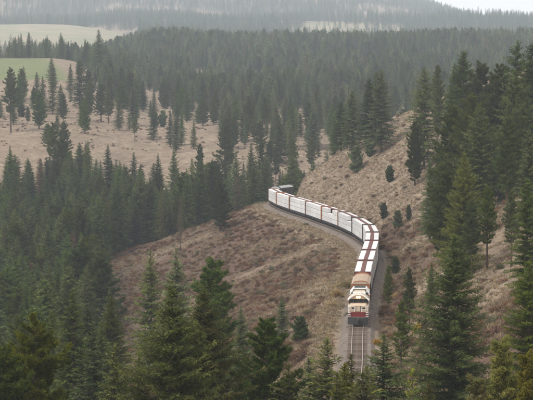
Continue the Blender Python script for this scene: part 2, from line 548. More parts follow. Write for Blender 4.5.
LL = 20.4
def make_locomotive():
    root = empty('locomotive')
    f = LL / 2
    mb = MB()                              # frame and walkway
    mb.box(-f+.5, f-.55, -1.5, 1.5, 1.22, 1.42)
    mb.box(-f+.5, f-.55, -.7, .7, .95, 1.22)
    mb.build('frame', M_BLACK, root)
    mb = MB(); mb.box(-2.9, 2.3, -1.35, 1.35, .42, 1.2, bev=.15); mb.build('fuel_tank', M_BLACK, root)
    make_truck(root, f-4.0, 3); make_truck(root, -f+4.0, 3)
    # pilot sheet with plough
    mb = MB()
    pl = [(f-.35, 1.45), (f-.55, 0.98), (f-.1, .2)]
    mb.poly([(f-.45,-1.5,1.2),(f-.45,1.5,1.2),(f-.3,1.5,.85),(f-.3,-1.5,.85)][::-1])
    mb.box(f-.62, f-.42, -1.5, 1.5, .85, 1.2)
    for sy in (-1, 1):                      # plough blades meeting in a prow
        mb.poly([(f+.12,0,.85),(f-.32,sy*1.48,.9),(f-.05,sy*1.5,.18),(f+.35,0,.16)])
        mb.poly([(f-.02,0,.85),(f-.46,sy*1.48,.9),(f-.25,sy*1.5,.18),(f+.1,0,.16)])
    mb.build('snow_plough', M_BLACK, root)
    mb = MB(); mb.tube((f-.3,0,.98),(f+.45,0,.98),.14,.14,8); mb.box(f+.4,f+.68,-.2,.16,.8,1.16); mb.build('coupler', M_WHEEL, root)
    # end sheet: maroon band with white step edges
    mb = MB(); mb.box(f-.62, f-.50, -1.49, 1.49, 1.203, 1.94); mb.build('end_sheet', M_MAROON, root)
    mb = MB()
    mb.box(f-.5, f-.44, -1.5, 1.5, 1.13, 1.21)
    for sy in (-1, 1):
        for k in range(3):
            y0, y1 = sorted((sy*1.12, sy*1.53))
            mb.box(f-.495, f-.40, y0, y1, 1.32+.26*k, 1.40+.26*k)
    mb.build('white_step_edge', M_WHITE, root)
    # short hood (nose)
    mb = MB()
    wn = 1.36
    yz0 = [(-wn,1.42),(wn,1.42),(wn,2.65),(wn-.28,2.95),(-wn+.28,2.95),(-wn,2.65)]
    yz1 = [(-wn,1.42),(wn,1.42),(wn,2.85),(wn-.22,3.12),(-wn+.22,3.12),(-wn,2.85)]
    mb.loft([(f-.85, yz_in(yz0,.12)), (f-.97, yz0), (f-2.5, yz1)])
    mb.build('nose', M_CREAM, root)
    mb = MB(); mb.box(f-.853, f-.80, -1.0, 1.0, 1.43, 1.95); mb.build('nose_stripe', M_MAROON, root)
    mb = MB(); mb.box(f-.82, f-.78, -.3, .3, 2.0, 2.78); mb.build('nose_door', M_CREAM, root)
    mb = MB()
    for y in (-.33, .33): mb.box(f-.845, f-.79, y-.02, y+.02, 1.98, 2.8)
    mb.box(f-.845, f-.79, -.31, .31, 2.785, 2.82); mb.build('door_seal', M_BLACK, root)
    for sy in (-1, 1):
        mb = MB(); mb.box(f-.845, f-.79, min(sy*.62, sy*.98), max(sy*.62, sy*.98), 2.35, 2.6); mb.build('number_board', M_BLACK, root)
    mb = MB()
    for k in range(5): mb.tube((f-.45, -.7+.35*k, 1.15), (f-.36, -.75+.35*k, .7), .035, n=5)
    mb.build('air_hose', M_GREYB, root)
    # cab
    mb = MB()
    wc = 1.50
    yz = [(-wc,1.42),(wc,1.42),(wc,3.72),(-wc,3.72)]
    mb.loft([(f-2.5, yz), (f-5.0, yz)])
    cab = mb.build('cab', M_BROWN, root)
    mb = MB()
    for (y0, y1, z1) in ((-1.38,-.78,3.62), (.78,1.38,3.62), (-.68,-.06,3.72), (.06,.68,3.72)):
        mb.poly([(f-2.48,y0,3.17),(f-2.48,y1,3.17),(f-2.48,y1,z1),(f-2.48,y0,z1)])
        mb.box(f-2.502, f-2.46, y0, y1, 3.15, z1)
    mb.build('windscreen', M_GLASS, cab)
    for sy in (-1, 1):
        mb = MB()
        for x0, x1 in ((f-3.6, f-2.8), (f-4.7, f-3.8)):
            y0, y1 = sorted((sy*1.49, sy*1.515)); mb.box(x0, x1, y0, y1, 2.7, 3.5)
        mb.build('side_window', M_GLASS, cab)
        mb = MB(); y0, y1 = sorted((sy*1.502, sy*1.62)); mb.box(f-4.8, f-2.7, y0, y1, 3.52, 3.58); mb.build('sun_shade', M_WHITE, cab)
    # arched cab roof, white edge hanging over the front
    prof = [(-1.62,3.62),(-1.50,3.76),(-1.05,4.15),(-.5,4.42),(.5,4.42),(1.05,4.15),(1.50,3.76),(1.62,3.62)]
    low = [(y*.94, z-.16) for y, z in prof][::-1]
    mb = MB(); mb.loft([(f-2.2, prof + low), (f-2.0, prof + low)]); mb.build('roof_edge', M_WHITE, root)
    mb = MB(); mb.loft([(f-5.1, prof[1:-1] + [(1.50,3.72),(-1.50,3.72)]), (f-2.2, prof[1:-1] + [(1.50,3.72),(-1.50,3.72)])]); mb.build('cab_roof', M_CREAM, root)
    mb = MB(); mb.loft([(f-2.47, [(-1.3,3.73),(1.3,3.73),(.9,4.12),(.4,4.28),(-.4,4.28),(-.9,4.12)]), (f-2.3, [(-1.3,3.73),(1.3,3.73),(.9,4.12),(.4,4.28),(-.4,4.28),(-.9,4.12)])])
    mb.build('number_panel', M_BLACK, root)
    # twin headlight
    mb = MB(); mb.box(f-2.3, f-2.05, -.34, .34, 3.80, 4.16); hb = mb.build('headlight_housing', M_BROWN, root)
    for sy in (-1, 1):
        mb = MB(); mb.tube((f-2.06, sy*.17, 3.98), (f-1.97, sy*.17, 3.98), .18, .17, 14); mb.build('headlight', M_LAMP, root)
    for sy in (-1, 1):
        mb = MB(); mb.tube((f-.55, sy*.95, 1.72), (f-.44, sy*.95, 1.72), .1, .09, 10); mb.build('ditch_light', M_GLASS, root)
    # long hood, cream over maroon
    mb = MB(); mb.box(-f+1.0, f-5.1, -.98, .98, 1.42, 2.5); mb.build('lower_hood', M_MAROON, root)
    mb = MB(); yz = [(-.98,2.503),(.98,2.503),(.98,3.55),(.8,3.78),(-.8,3.78),(-.98,3.55)]
    mb.loft([(-f+1.0, yz), (f-5.1, yz)]); hood = mb.build('long_hood', M_CREAM, root)
    for k in range(11):
        for sy in (-1, 1):
            mb = MB(); y0, y1 = sorted((sy*.981, sy*1.0)); mb.box(f-6.3-k*1.05, f-5.42-k*1.05, y0, y1, 1.55, 3.0); mb.build('hood_door', M_MAROON, hood)
    mb = MB(); mb.box(f-7.6, f-6.5, -.4, .4, 3.78, 4.1); mb.tube((f-7.0,0,4.1),(f-7.0,0,4.3),.22,.2,10); mb.build('exhaust_stack', M_WHITE, root)
    mb = MB()
    for k, y in enumerate((-.3, 0, .3)): mb.tube((f-4.1, y, 4.5), (f-3.5+.15*k, y, 4.52), .04, .11, 8)
    mb.box(f-4.2, f-4.05, -.4, .4, 4.42, 4.52); mb.build('horn', M_WHITE, root)
    mb = MB(); mb.box(f-9.6, f-8.5, -.95, .95, 3.78, 4.0, bev=.05); mb.build('blower_housing', M_WHITE, root)
    # flared radiator section, white edged, dark grilles and fans
    mb = MB()
    fl = [(-1.0,2.7),(1.0,2.7),(1.48,3.25),(1.5,3.45),(1.0,4.03),(-1.0,4.03),(-1.5,3.45),(-1.48,3.25)]
    mb.loft([(-f+1.3, fl), (-f+5.2, fl)]); rad = mb.build('radiator', M_WHITE, root)
    for x0, x1 in ((-f+1.7, -f+2.9), (-f+3.5, -f+4.7)):
        mb = MB(); mb.box(x0, x1, -.88, .88, 4.035, 4.08)
        for k in range(6): mb.box(x0+.06+.19*k, x0+.12+.19*k, -.86, .86, 4.08, 4.11)
        mb.build('grille', M_GRILLE, rad)
    for zz0, zz1 in ((3.08, 3.42), (3.56, 3.90)):
        mb = MB(); wd = .98 if zz0 > 3.5 else 1.28
        mb.box(-f+5.203, -f+5.24, -wd, wd, zz0, zz1); mb.build('end_louvre', M_GRILLE, rad)
    mb = MB(); mb.loft([(-f+5.0,[(-1.62,3.10),(-1.0,4.10),(1.0,4.10),(1.62,3.10),(1.48,3.08),(.94,3.98),(-.94,3.98),(-1.48,3.08)]),(-f+5.3,[(-1.62,3.10),(-1.0,4.10),(1.0,4.10),(1.62,3.10),(1.48,3.08),(.94,3.98),(-.94,3.98),(-1.48,3.08)])])
    mb.build('radiator_rim', M_WHITE, rad)
    mb = MB(); mb.box(f-4.9, -f+5.3, -1.50, -1.44, 1.425, 1.6); mb.box(f-4.9, -f+5.3, 1.44, 1.50, 1.425, 1.6); mb.build('sill_stripe', M_CREAM, root)
    for sy in (-1, 1):                      # handrails
        mb = MB()
        mb.tube((f-.62, sy*1.42, 1.42), (f-.62, sy*1.42, 2.75), .035, n=5); mb.tube((f-2.4, sy*1.45, 1.42), (f-2.4, sy*1.45, 3.0), .035, n=5)
        mb.tube((f-.62, sy*1.42, 2.72), (f-2.4, sy*1.45, 2.72), .035, n=5)
        mb.tube((f-.60, sy*.5, 2.35), (f-.60, sy*1.42, 2.35), .035, n=5); mb.tube((f-.60, sy*.5, 2.35), (f-.60, sy*.5, 1.9), .035, n=5)
        for k in range(9):
            x = f-5.4 - k*1.6; mb.tube((x, sy*1.46, 1.42), (x, sy*1.46, 2.5), .03, n=4)
        mb.tube((f-5.2, sy*1.46, 2.5), (-f+.8, sy*1.46, 2.5), .035, n=4)
        mb.build('handrail', M_WHITE, root)
    return root
loco = make_locomotive()
tag(loco, 'cream and maroon diesel locomotive with lit headlight leading the train', 'locomotive')
place_on_track(loco, sLoc, LL)

# beige roofed boxcar
LB = 15.6
def make_boxcar(L, roofm, sidem, endm, name='boxcar'):
    root = empty(name); f = L/2 - .45
    mb = MB(); mb.box(-f, f, -1.3, 1.3, .85, 1.12); mb.build('underframe', M_BLACK, root)
    mb = MB()
    mb.box(-f+.02, f-.02, -1.42, 1.42, 1.123, 3.95)
    n = int(L / 1.25)
    for k in range(n + 1):
        x = -f + .1 + (2*f - .2) * k / n
        for sy in (-1, 1):
            if abs(x) > 1.4:
                y0, y1 = sorted((sy*1.422, sy*1.48)); mb.box(x-.06, x+.06, y0, y1, 1.2, 3.9)
    mb.build('body', sidem, root)
    for sy in (-1, 1):
        mb = MB(); y0, y1 = sorted((sy*1.425, sy*1.5)); mb.box(-1.35, 1.35, y0, y1, 1.25, 3.8); mb.build('side_door', sidem, root)
    for sx in (-1, 1):
        mb = MB()
        arch = [(-1.44,1.15),(1.44,1.15),(1.44,4.1),(.95,4.55),(.35,4.70),(-.35,4.70),(-.95,4.55),(-1.44,4.1)]
        x0, x1 = sorted((sx*(f-.02), sx*(f+.08))); mb.loft([(x0, arch), (x1, arch)])
        for k in range(6):
            x0, x1 = sorted((sx*(f+.08), sx*(f+.13))); mb.box(x0, x1, -1.25, 1.25, 1.4+.42*k, 1.52+.42*k)
        mb.build('end_wall', endm, root)
    mb = MB()
    rp = [(-1.47,3.953),(1.47,3.953),(1.0,4.34),(.35,4.50),(-.35,4.50),(-1.0,4.34)]
    mb.loft([(-f, rp), (f, rp)])
    for k in range(int(L/1.1)):
        x = -f + .5 + k*1.1
        mb.loft([(x, [(-1.3,4.12),(1.3,4.12),(1.0,4.38),(.35,4.54),(-.35,4.54),(-1.0,4.38)]), (x+.06, [(-1.3,4.12),(1.3,4.12),(1.0,4.38),(.35,4.54),(-.35,4.54),(-1.0,4.38)])])
    mb.build('roof', roofm, root)
    for sx in (-1, 1):
        make_truck(root, sx*(f-2.2))
        mb = MB(); x0, x1 = sorted((sx*f, sx*(f+.55))); mb.box(x0, x1, -.13, .13, .82, 1.08); mb.build('coupler', M_WHEEL, root)
    return root
sB = sLoc + LL + 0.5
box = make_boxcar(LB, M_BEIGE, M_DKSIDE, M_RUST)
tag(box, 'short boxcar with beige roof and rusty orange end behind the locomotive', 'boxcar')
place_on_track(box, sB, LB)
BW = LB

# centre beam lumber flatcars
LF = 24.45
def make_flatcar(bulk, beam):
    root = empty('lumber_flatcar'); f = LF/2 - .5
    mb = MB(); mb.box(-f, f, -1.40, 1.40, .98, 1.10); mb.box(-f+1, f-1, -.5, .5, .7, .98)
    for sy in (-1, 1): 
        y0, y1 = sorted((sy*1.34, sy*1.44)); mb.box(-f, f, y0, y1, .78, 1.13)
    mb.build('deck', M_BLACK, root)
    mb = MB(); mb.box(-f+.3, f-.3, -.33, .33, 4.40, 4.62)
    mb.build('centre_beam', beam, root)
    for k in range(9):
        x = -f + .9 + (2*f-1.8) * k / 8
        mb = MB(); mb.box(x-.1, x+.1, -.16, .16, 1.10, 4.40); mb.build('post', beam, root)
    for sx in (-1, 1):
        mb = MB()
        x0, x1 = sorted((sx*(f-.28), sx*f)); mb.box(x0, x1, -1.41, 1.41, 1.102, 4.72)
        for k in range(4):
            x2, x3 = sorted((sx*f, sx*(f+.07))); mb.box(x2, x3, -1.2+.7*k, -1.08+.7*k, 1.2, 4.6)
        mb.build('bulkhead', bulk, root)
        make_truck(root, sx*(f-2.1))
        mb = MB(); x0, x1 = sorted((sx*f, sx*(f+.52))); mb.box(x0, x1, -.13, .13, .82, 1.08); mb.build('coupler', M_WHEEL, root)
    return root
ORD = ['first', 'second', 'third', 'fourth', 'fifth', 'sixth', 'seventh', 'eighth', 'ninth', 'tenth', 'eleventh', 'twelfth']
protos = {}
for key, bm_, be_ in (('rust', M_RUST, M_BEAM), ('dark', M_GREYB, M_BEAM), ('oxide', M_BEAM, M_BEAM)):
    protos[key] = make_flatcar(bm_, be_); note_kids(protos[key])
used = set()
LAY = ['bottom', 'middle', 'top']; PCS = ['rear', 'central', 'front']; SDS = {-1: 'valley', 1: 'hill'}
# bundle meshes
bund = []
BL = (LF - 1.0 - .56 - .3) / 3
for k in range(5):
    mb = MB(); r_ = random.Random(k)
    h = 1.075; wd = 1.0
    mb.box(-BL/2+.04+r_.uniform(0,.07), BL/2-.04-r_.uniform(0,.07), -wd/2, wd/2, 0, h, 0, bev=.045)
    for q in range(4):
        x = -BL/2 + BL*(q+.5)/4 + r_.uniform(-.1,.1)
        mb.box(x-.02, x+.02, -wd/2-.006, wd/2+.006, -.004, h+.006, 1)
    for q in range(3):                          # dunnage strips under the pack
        x = -BL/2 + BL*(q+.5)/3
        mb.box(x-.05, x+.05, -wd/2+.03, wd/2-.03, -.07, 0, 2)
    bund.append(mb.mesh('lumber_bundle', [M_WRAP, M_STRAP, M_TIE]))
sC = sB + LB + 0.2
kinds = ['oxide','oxide','oxide','oxide','dark','dark','dark','rust','rust','dark','rust','rust']
look = {'rust': 'orange-brown', 'dark': 'dark grey', 'oxide': 'dark red'}
for i in range(12):
    key = kinds[i]
    car = protos[key] if key not in used else copy_tree(protos[key])
    used.add(key)
    place_on_track(car, sC + i*LF, LF)
    tag(car, f'{ORD[i]} lumber flatcar behind the boxcar, with {look[key]} end bulkheads', 'flatcar', 'centre beam lumber flatcars of the train')
    Mx = Matrix.Translation(car.location) @ Matrix.Rotation(car.rotation_euler[2], 4, 'Z')
    for side in (-1, 1):
        for c in range(3):
            for lay in range(3):
                if i == 6 and c == 2 and lay == 2: continue
                if i == 7 and c == 1 and lay == 2 and side == 1: continue
                if i == 7 and c == 1 and lay == 2 and side == -1: continue
                if i == 11 and c == 2 and lay == 2 and side == 1: continue
                o = bpy.data.objects.new('lumber_bundle', bund[rnd.randrange(5)]); COL.objects.link(o)
                lx = (c - 1) * (BL + .02); ly = side * (.86 + rnd.uniform(-.02, .02)); lz = 1.18 + lay * 1.15
                o.location = Mx @ Vector((lx, ly, lz)); o.rotation_euler = (0, 0, car.rotation_euler[2] + rnd.uniform(-.004, .004))
                tag(o, f'{LAY[lay]} {PCS[c]} white lumber bundle, {SDS[side]} side of the {ORD[i]} flatcar behind the boxcar', 'lumber bundle', f'lumber bundles on the {ORD[i]} flatcar')
sD = sC + 12*LF
for i in range(2):
    bc = make_boxcar((16.5, 12.5)[i], M_GREYR, M_DKSIDE, M_GREYB)
    tag(bc, ['grey roofed dark boxcar right behind the last lumber flatcar', 'short grey roofed dark boxcar at the very tail of the train'][i], 'boxcar', None)
    place_on_track(bc, sD + i*16.7, (16.5, 12.5)[i])

# ------------------------------------------------------------------ tree materials
def foliage(name, dark, light, transl=0.30):
    m = bpy.data.materials.new(name); m.use_nodes = True; t = m.node_tree
    t.nodes.clear()
    out = N(t, 'ShaderNodeOutputMaterial')
    oi = N(t, 'ShaderNodeObjectInfo')
    tint = N(t, 'ShaderNodeAttribute', attribute_name='tint')
    c = mixc(t, tint.outputs['Fac'], dark, light)
    hs = N(t, 'ShaderNodeHueSaturation')
    t.links.new(c, hs.inputs['Color'])
    r = oi.outputs['Random']
    t.links.new(mathn(t, 'ADD', 0.478, mathn(t, 'MULTIPLY', r, 0.05)), hs.inputs['Hue'])
    r2 = mathn(t, 'FRACT', mathn(t, 'MULTIPLY', r, 7.31))
    t.links.new(mathn(t, 'ADD', 0.60, mathn(t, 'MULTIPLY', r2, 0.85)), hs.inputs['Value'])
    r3 = mathn(t, 'FRACT', mathn(t, 'MULTIPLY', r, 13.7))
    t.links.new(mathn(t, 'ADD', 0.75, mathn(t, 'MULTIPLY', r3, 0.4)), hs.inputs['Saturation'])
    d = N(t, 'ShaderNodeBsdfDiffuse'); tr = N(t, 'ShaderNodeBsdfTranslucent')
    t.links.new(hs.outputs[0], d.inputs[0]); t.links.new(hs.outputs[0], tr.inputs[0])
    mxs = N(t, 'ShaderNodeMixShader'); mxs.inputs[0].default_value = transl
    t.links.new(d.outputs[0], mxs.inputs[1]); t.links.new(tr.outputs[0], mxs.inputs[2])
    t.links.new(mxs.outputs[0], out.inputs[0])
    return m
def barkm(name, a, b_):
    m, t, b = mat(name, 0.95)
    tc = N(t, 'ShaderNodeTexCoord').outputs['Object']
    n = noise(t, mapping(t, tc, (4, 4, .7)), 2.5, 6, .7)
    t.links.new(mixc(t, ramp(t, n, [(0.35, 0.0), (0.65, 1.0)]), a, b_), b.inputs['Base Color'])
    bump(t, n, .6, .05, b)
    return m
M_BARK = barkm('conifer_bark', (0.055, 0.043, 0.034), (0.13, 0.095, 0.07))
M_BARKP = barkm('pine_bark', (0.050, 0.036, 0.028), (0.11, 0.075, 0.055))
M_FIR = foliage('fir_needles', (0.032, 0.053, 0.014), (0.130, 0.165, 0.046))
M_PINE = foliage('pine_needles', (0.040, 0.060, 0.014), (0.155, 0.178, 0.044))
M_OLIVE = foliage('olive_needles', (0.034, 0.046, 0.010), (0.150, 0.158, 0.032))
M_SOFT = foliage('soft_green_needles', (0.065, 0.090, 0.034), (0.190, 0.225, 0.085), .36)
M_YELL = foliage('yellow_green_needles', (0.085, 0.095, 0.018), (0.24, 0.22, 0.05), .35)
M_GOLD = foliage('golden_larch_needles', (0.20, 0.17, 0.05), (0.42, 0.34, 0.12), .35)
M_DEAD = foliage('dead_rust_needles', (0.085, 0.046, 0.034), (0.19, 0.105, 0.075), .2)
M_SHRUB = foliage('bare_shrub_twigs', (0.092, 0.050, 0.033), (0.215, 0.125, 0.078), .1)
M_SHRUBY = foliage('yellow_shrub_leaves', (0.24, 0.17, 0.05), (0.48, 0.35, 0.12), .3)
M_SHRUBG = foliage('sage_shrub_leaves', (0.055, 0.060, 0.032), (0.13, 0.135, 0.075), .3)
M_GRASS = foliage('dry_grass_blades', (0.17, 0.122, 0.074), (0.37, 0.285, 0.18), .3)

# ------------------------------------------------------------------ tree builders (local metres)
def sst1(a, b, x):
    t = min(1, max(0, (x - a) / (b - a))); return t * t * (3 - 2 * t)
class Leaves:
    def __init__(self): self.P = []; self.T = []; self.W = MB()
    def tri(self, a, b, c, tint): self.P.append((a, b, c)); self.T.append(tint)
    def mesh(self, name, mats):
        wv = [tuple(v) for v in self.W.v]; nv = len(wv)
        V = np.array([p for tr in self.P for p in tr], np.float32).reshape(-1, 3)
        allv = np.concatenate([np.array(wv, np.float32).reshape(-1, 3), V]) if nv else V
        faces = list(self.W.f) + [(nv + 3*i, nv + 3*i + 1, nv + 3*i + 2) for i in range(len(self.P))]
        me = bpy.data.meshes.new(name)
        me.from_pydata(allv.tolist(), [], faces)
        for m in mats: me.materials.append(m)
        me.polygons.foreach_set('material_index', [1] * len(self.W.f) + [0] * len(self.P))
        at = me.attributes.new('tint', 'FLOAT', 'POINT')
        at.data.foreach_set('value', np.concatenate([np.full(nv, .3, np.float32), np.repeat(np.array(self.T, np.float32), 3)]))
        me.update()
        return me

def rv(r): 
    z = r.uniform(-1, 1); a = r.uniform(0, 2*math.pi); q = math.sqrt(1 - z*z)
    return Vector((q*math.cos(a), q*math.sin(a), z))

def trunk_mesh(name, H, r0, m, seed, bend=.15, bare=1.0):
    r = random.Random(seed); mb = MB(); n = 8; pts = []
    ax, ay = r.uniform(-bend, bend), r.uniform(-bend, bend)
    K = 7
    for k in range(K + 1):
        t = k / K; rad = r0 * (1 - t) ** .85 + .015
        if k == 0: rad *= 1.35
        z = -0.8 if k == 0 else H * t * .985
        for i in range(n):
            a = 2*math.pi*i/n
            mb.v.append((ax*math.sin(t*3) + rad*math.cos(a), ay*math.sin(t*2.5) + rad*math.sin(a), z))
    for k in range(K):
        for i in range(n):
            j = (i+1) % n
            mb.f.append((k*n+i, k*n+j, (k+1)*n+j, (k+1)*n+i)); mb.m.append(0)
    return mb.mesh(name, [m])

def fir_crown(name, seed, m, H=20.0, Rr=0.165, base=0.08, detail=1.0, power=.8, droop=.25, gap=.1, blade=1.0, fluff=0.0):
    """conical crown: whorls of limbs, each limb lined with flat needle sprays"""
    r = random.Random(seed); L = Leaves()
    z = H * base
    lop = [(r.uniform(0, 2*math.pi), r.uniform(.75, 1.2)) for _ in range(4)]
    while z < H * .985:
        t = z / H
        tt = (t - base) / (1 - base)
        rad = Rr * H * (1 - tt) ** power * (1 - .30 * sst1(.7, 1, tt)) * (0.62 + .38 * min(1, tt / .12)) + .04
        nb = r.choice((4, 5, 5, 6)) + int(fluff * 3)
        a0 = r.uniform(0, 2*math.pi)
        for k in range(nb):
            if r.random() < gap: continue
            a = a0 + 2*math.pi*k/nb + r.uniform(-.3, .3)
            sect = 1.0
            for la, lf in lop:
                sect *= 1 + (lf - 1) * max(0, math.cos(a - la + t * 5)) ** 2
            ln = rad * r.uniform(.72, 1.15) * sect
            if r.random() < .06: ln *= 1.25
            zz = z + r.uniform(-.2, .2) * (1 + fluff * 2)
            dirn = Vector((math.cos(a), math.sin(a), 0))
            rise = .35 + .6 * tt - r.uniform(0, .15) + fluff * r.uniform(-.35, .45)
            dr = droop * (1 - tt) + .05
            def pt(s):
                return Vector((0, 0, zz)) + dirn * (ln * s) + Vector((0, 0, ln * (rise * s * .55 - dr * s * s * 1.5 + .12 * s**4)))
            side = Vector((-math.sin(a), math.cos(a), 0))
            if ln > .7: L.W.tube(pt(0), pt(.55), .035 + .012*ln, .02, 3, cap=False); L.W.tube(pt(.55), pt(.97), .02, .006, 3, cap=False)
            step = .21 / detail
            s = .10 if ln > 1 else 0.0
            bt = r.uniform(.15, .7)
            while s < 1.0:
                p = pt(s)
                sl = min(1, .38 + .42 * ln) * (.22 + .32 * ln * (1 - s) * .55 * (1 - .45 * fluff) + .12) * r.uniform(.7, 1.25)
                for sg in (-1, 1):
                    fw = r.uniform(.35, .8)
                    dv = (side * sg + dirn * fw + Vector((0, 0, r.uniform(-.42, .28) * (1 + 1.6 * fluff)))).normalized()
                    q = p + dv * sl
                    wv = dirn.cross(dv); wv = (dv.cross(Vector((0,0,1))) + rv(r) * .7).normalized() * (.075 * blade * r.uniform(.7, 1.4))
                    mid = p + dv * (sl * .45)
                    ti = min(1, max(0, bt + r.uniform(-.25, .25) + (.25 if s > .75 else 0)))
                    L.tri(p, mid + wv, q, ti); L.tri(p, q, mid - wv, ti)
                    if detail > .8:
                        for e in range(2):
                            o = p.lerp(q, r.uniform(.3, .8)); dv2 = (dv + rv(r) * .8).normalized() * sl * .5
                            w2 = rv(r) * .05 * blade
                            L.tri(o - w2, o + w2, o + dv2, min(1, ti + .1))
                s += step / ln
            # tip
            p = pt(.95)
            for e in range(3):
                dv = (dirn + rv(r) * .5 + Vector((0, 0, .6 * tt))).normalized() * (.38 * min(1, .4 + .4 * ln)); w2 = rv(r) * .06 * blade
                L.tri(p - w2, p + w2, p + dv, min(1, bt + .35))
        z += (.34 + .16 * (1 - tt)) / (detail ** .3)
    for e in range(16):
        zz = H * (1 - .05 * e / 16); dv = (Vector((r.uniform(-1,1), r.uniform(-1,1), 1.3))).normalized() * (.25 + .03*e); w2 = rv(r) * .05
        p = Vector((0, 0, zz)); L.tri(p - w2, p + w2, p + dv, .7)
    return L.mesh(name, [m, M_BARK])

def pine_crown(name, seed, m, H=22.0, Rr=.15, base=.28, detail=1.0, nscale=1.0, gap=.22, rounder=.55):
    """open crown of upswept limbs ending in bottlebrush tufts"""
    r = random.Random(seed); L = Leaves()
    z = H * base
    while z < H * .975:
        tt = (z / H - base) / (1 - base)
        rad = Rr * H * ((1 - tt) ** rounder) * (0.55 + .45 * min(1, tt / .25)) * r.uniform(.8, 1.12)
        nb = r.choice((4, 4, 5, 5)); a0 = r.uniform(0, 6.28)
        for k in range(nb):
            if r.random() < gap: continue
            a = a0 + 2*math.pi*k/nb + r.uniform(-.4, .4)
            ln = max(.5, rad * r.uniform(.6, 1.2))
            dirn = Vector((math.cos(a), math.sin(a), 0)); side = Vector((-math.sin(a), math.cos(a), 0))
            rise = r.uniform(-.25, .25) + .45 * tt
            curl = r.uniform(.15, .4)
            base_p = Vector((0, 0, z + r.uniform(-.3, .3)))
            def pt(s): return base_p + dirn * (ln * s) + Vector((0, 0, ln * (rise * s + curl * s * s)))
            L.W.tube(pt(0), pt(.5), .04 + .012*ln, .028, 3, cap=False); L.W.tube(pt(.5), pt(1), .028, .01, 3, cap=False)
            nt_ = int((3 + ln * 5.2) * detail)
            bt = r.uniform(.15, .65)
            for q in range(nt_):
                s = 1 - (q / nt_) ** 1.2 * .72
                off = side * r.uniform(-1, 1) * ln * .34 * (1.15 - s * .6) + Vector((0, 0, r.uniform(-.12, .32) * ln * .4))
                p = pt(s) + off * (0.2 if q == 0 else 1)
                nn = int(13 * nscale)
                ti = min(1, max(0, bt + r.uniform(-.2, .3)))
                out = (dirn + Vector((0, 0, .7)) + rv(r) * .4).normalized()
                for e in range(nn):
                    d0 = (out * .55 + rv(r)).normalized()
                    ll = r.uniform(.17, .32)
                    c = p + out * r.uniform(-.14, .14)
                    w2 = d0.cross(rv(r)).normalized() * (.045 / math.sqrt(nscale))
                    L.tri(c - w2, c + w2, c + d0 * ll, min(1, max(0, ti + r.uniform(-.15, .15))))
        z += (.46 + .12 * (1 - tt)) * min(1, .3 + H / 22)
    for e in range(30):
        d0 = (Vector((0, 0, .8)) + rv(r)).normalized(); p = Vector((0, 0, H * r.uniform(.955, .99))); w2 = rv(r) * .04
        L.tri(p - w2, p + w2, p + d0 * .4, .7)
    return L.mesh(name, [m, M_BARKP])

def dead_crown(name, seed, m, H=16.0, Rr=.14, base=.15, leafy=.5):
    r = random.Random(seed); L = Leaves(); z = H * base
    while z < H * .97:
        tt = (z/H - base) / (1 - base); rad = Rr * H * (1 - tt) ** .7 * r.uniform(.6, 1.1) + .2
        for k in range(4):
            a = r.uniform(0, 6.28); dirn = Vector((math.cos(a), math.sin(a), r.uniform(-.25, .25)))
            p0 = Vector((0, 0, z)); p1 = p0 + dirn * rad
            L.W.tube(p0, p1, .035, .01, 3, cap=False)
            for q in range(int(10 * leafy + rad * 6 * leafy)):
                s = r.uniform(.25, 1); p = p0.lerp(p1, s); dv = (dirn * .6 + rv(r)).normalized() * r.uniform(.2, .5); w2 = rv(r) * .05
                L.tri(p - w2, p + w2, p + dv, r.random())
        z += .33
    return L.mesh(name, [m, M_BARK])

def bush_mesh(name, seed, m, n=420, squash=.8, tw=.03, ll=.35, wood=True):
    """unit bush, about 1 m radius: forked twigs from the ground with leaf or twig blades"""
    r = random.Random(seed); L = Leaves()
    stems = []
    lob = [(rv(r), r.uniform(.6, 1.1)) for _ in range(5)]
    for k in range(16):
        d = rv(r); d.z = abs(d.z) * .9 + .35; d.normalize()
        rr = .8 * max(.5, max(lf * max(0, d.dot(lv)) for lv, lf in lob))
        p1 = Vector((d.x * rr, d.y * rr, d.z * rr * squash)); stems.append(p1)
        if wood: L.W.tube((0, 0, -.1), p1, .025, .008, 3, cap=False)
    for k in range(n):
        p = stems[r.randrange(16)] * r.uniform(.35, 1.05) + rv(r) * .22
        if p.z < .02: p.z = r.uniform(.02, .15)
        d = (p.normalized() * .7 + rv(r) * .8).normalized() * ll * r.uniform(.5, 1.1); w2 = rv(r) * tw
        L.tri(p - w2, p + w2, p + d, r.random())
    return L.mesh(name, [m, M_BARK])

VAR = {}      # kind -> list of (trunk_mesh, crown_mesh, nominal height)
def add(kind, H, r0, bark, crown):
    k = len(VAR.setdefault(kind, []))
    VAR[kind].append((trunk_mesh('trunk', H, r0, bark, k), crown, H))
for k in range(4):
    add('fir', 20, .26, M_BARK, fir_crown('crown', 10+k, M_FIR, Rr=(.20, .23, .18, .21)[k], power=(.8, .9, .75, .65)[k], blade=1.3, gap=.04, detail=1.25, fluff=.45))
for k in range(2):
    add('oldfir', 20, .30, M_BARK, fir_crown('crown', 30+k, M_FIR, Rr=.25, power=.62, base=.10, droop=.26, gap=.06, blade=1.3, detail=1.3, fluff=.5))
for k in range(2):
    add('bigfir', 22, .36, M_BARK, fir_crown('crown', 40+k, M_OLIVE, H=22, Rr=.30, power=.8, base=.03, detail=2.5, gap=.04, blade=.55, droop=.16, fluff=1.0))
add('darkbig', 18, .30, M_BARK, fir_crown('crown', 45, M_FIR, H=18, Rr=.36, power=.78, base=.02, detail=2.5, gap=.04, blade=.55, droop=.16, fluff=.8))
for k in range(2):
    add('olivefir', 18, .2, M_BARK, fir_crown('crown', 50+k, M_OLIVE, H=18, Rr=.23, power=.8, base=.03, detail=2.2, blade=.6, fluff=.9))
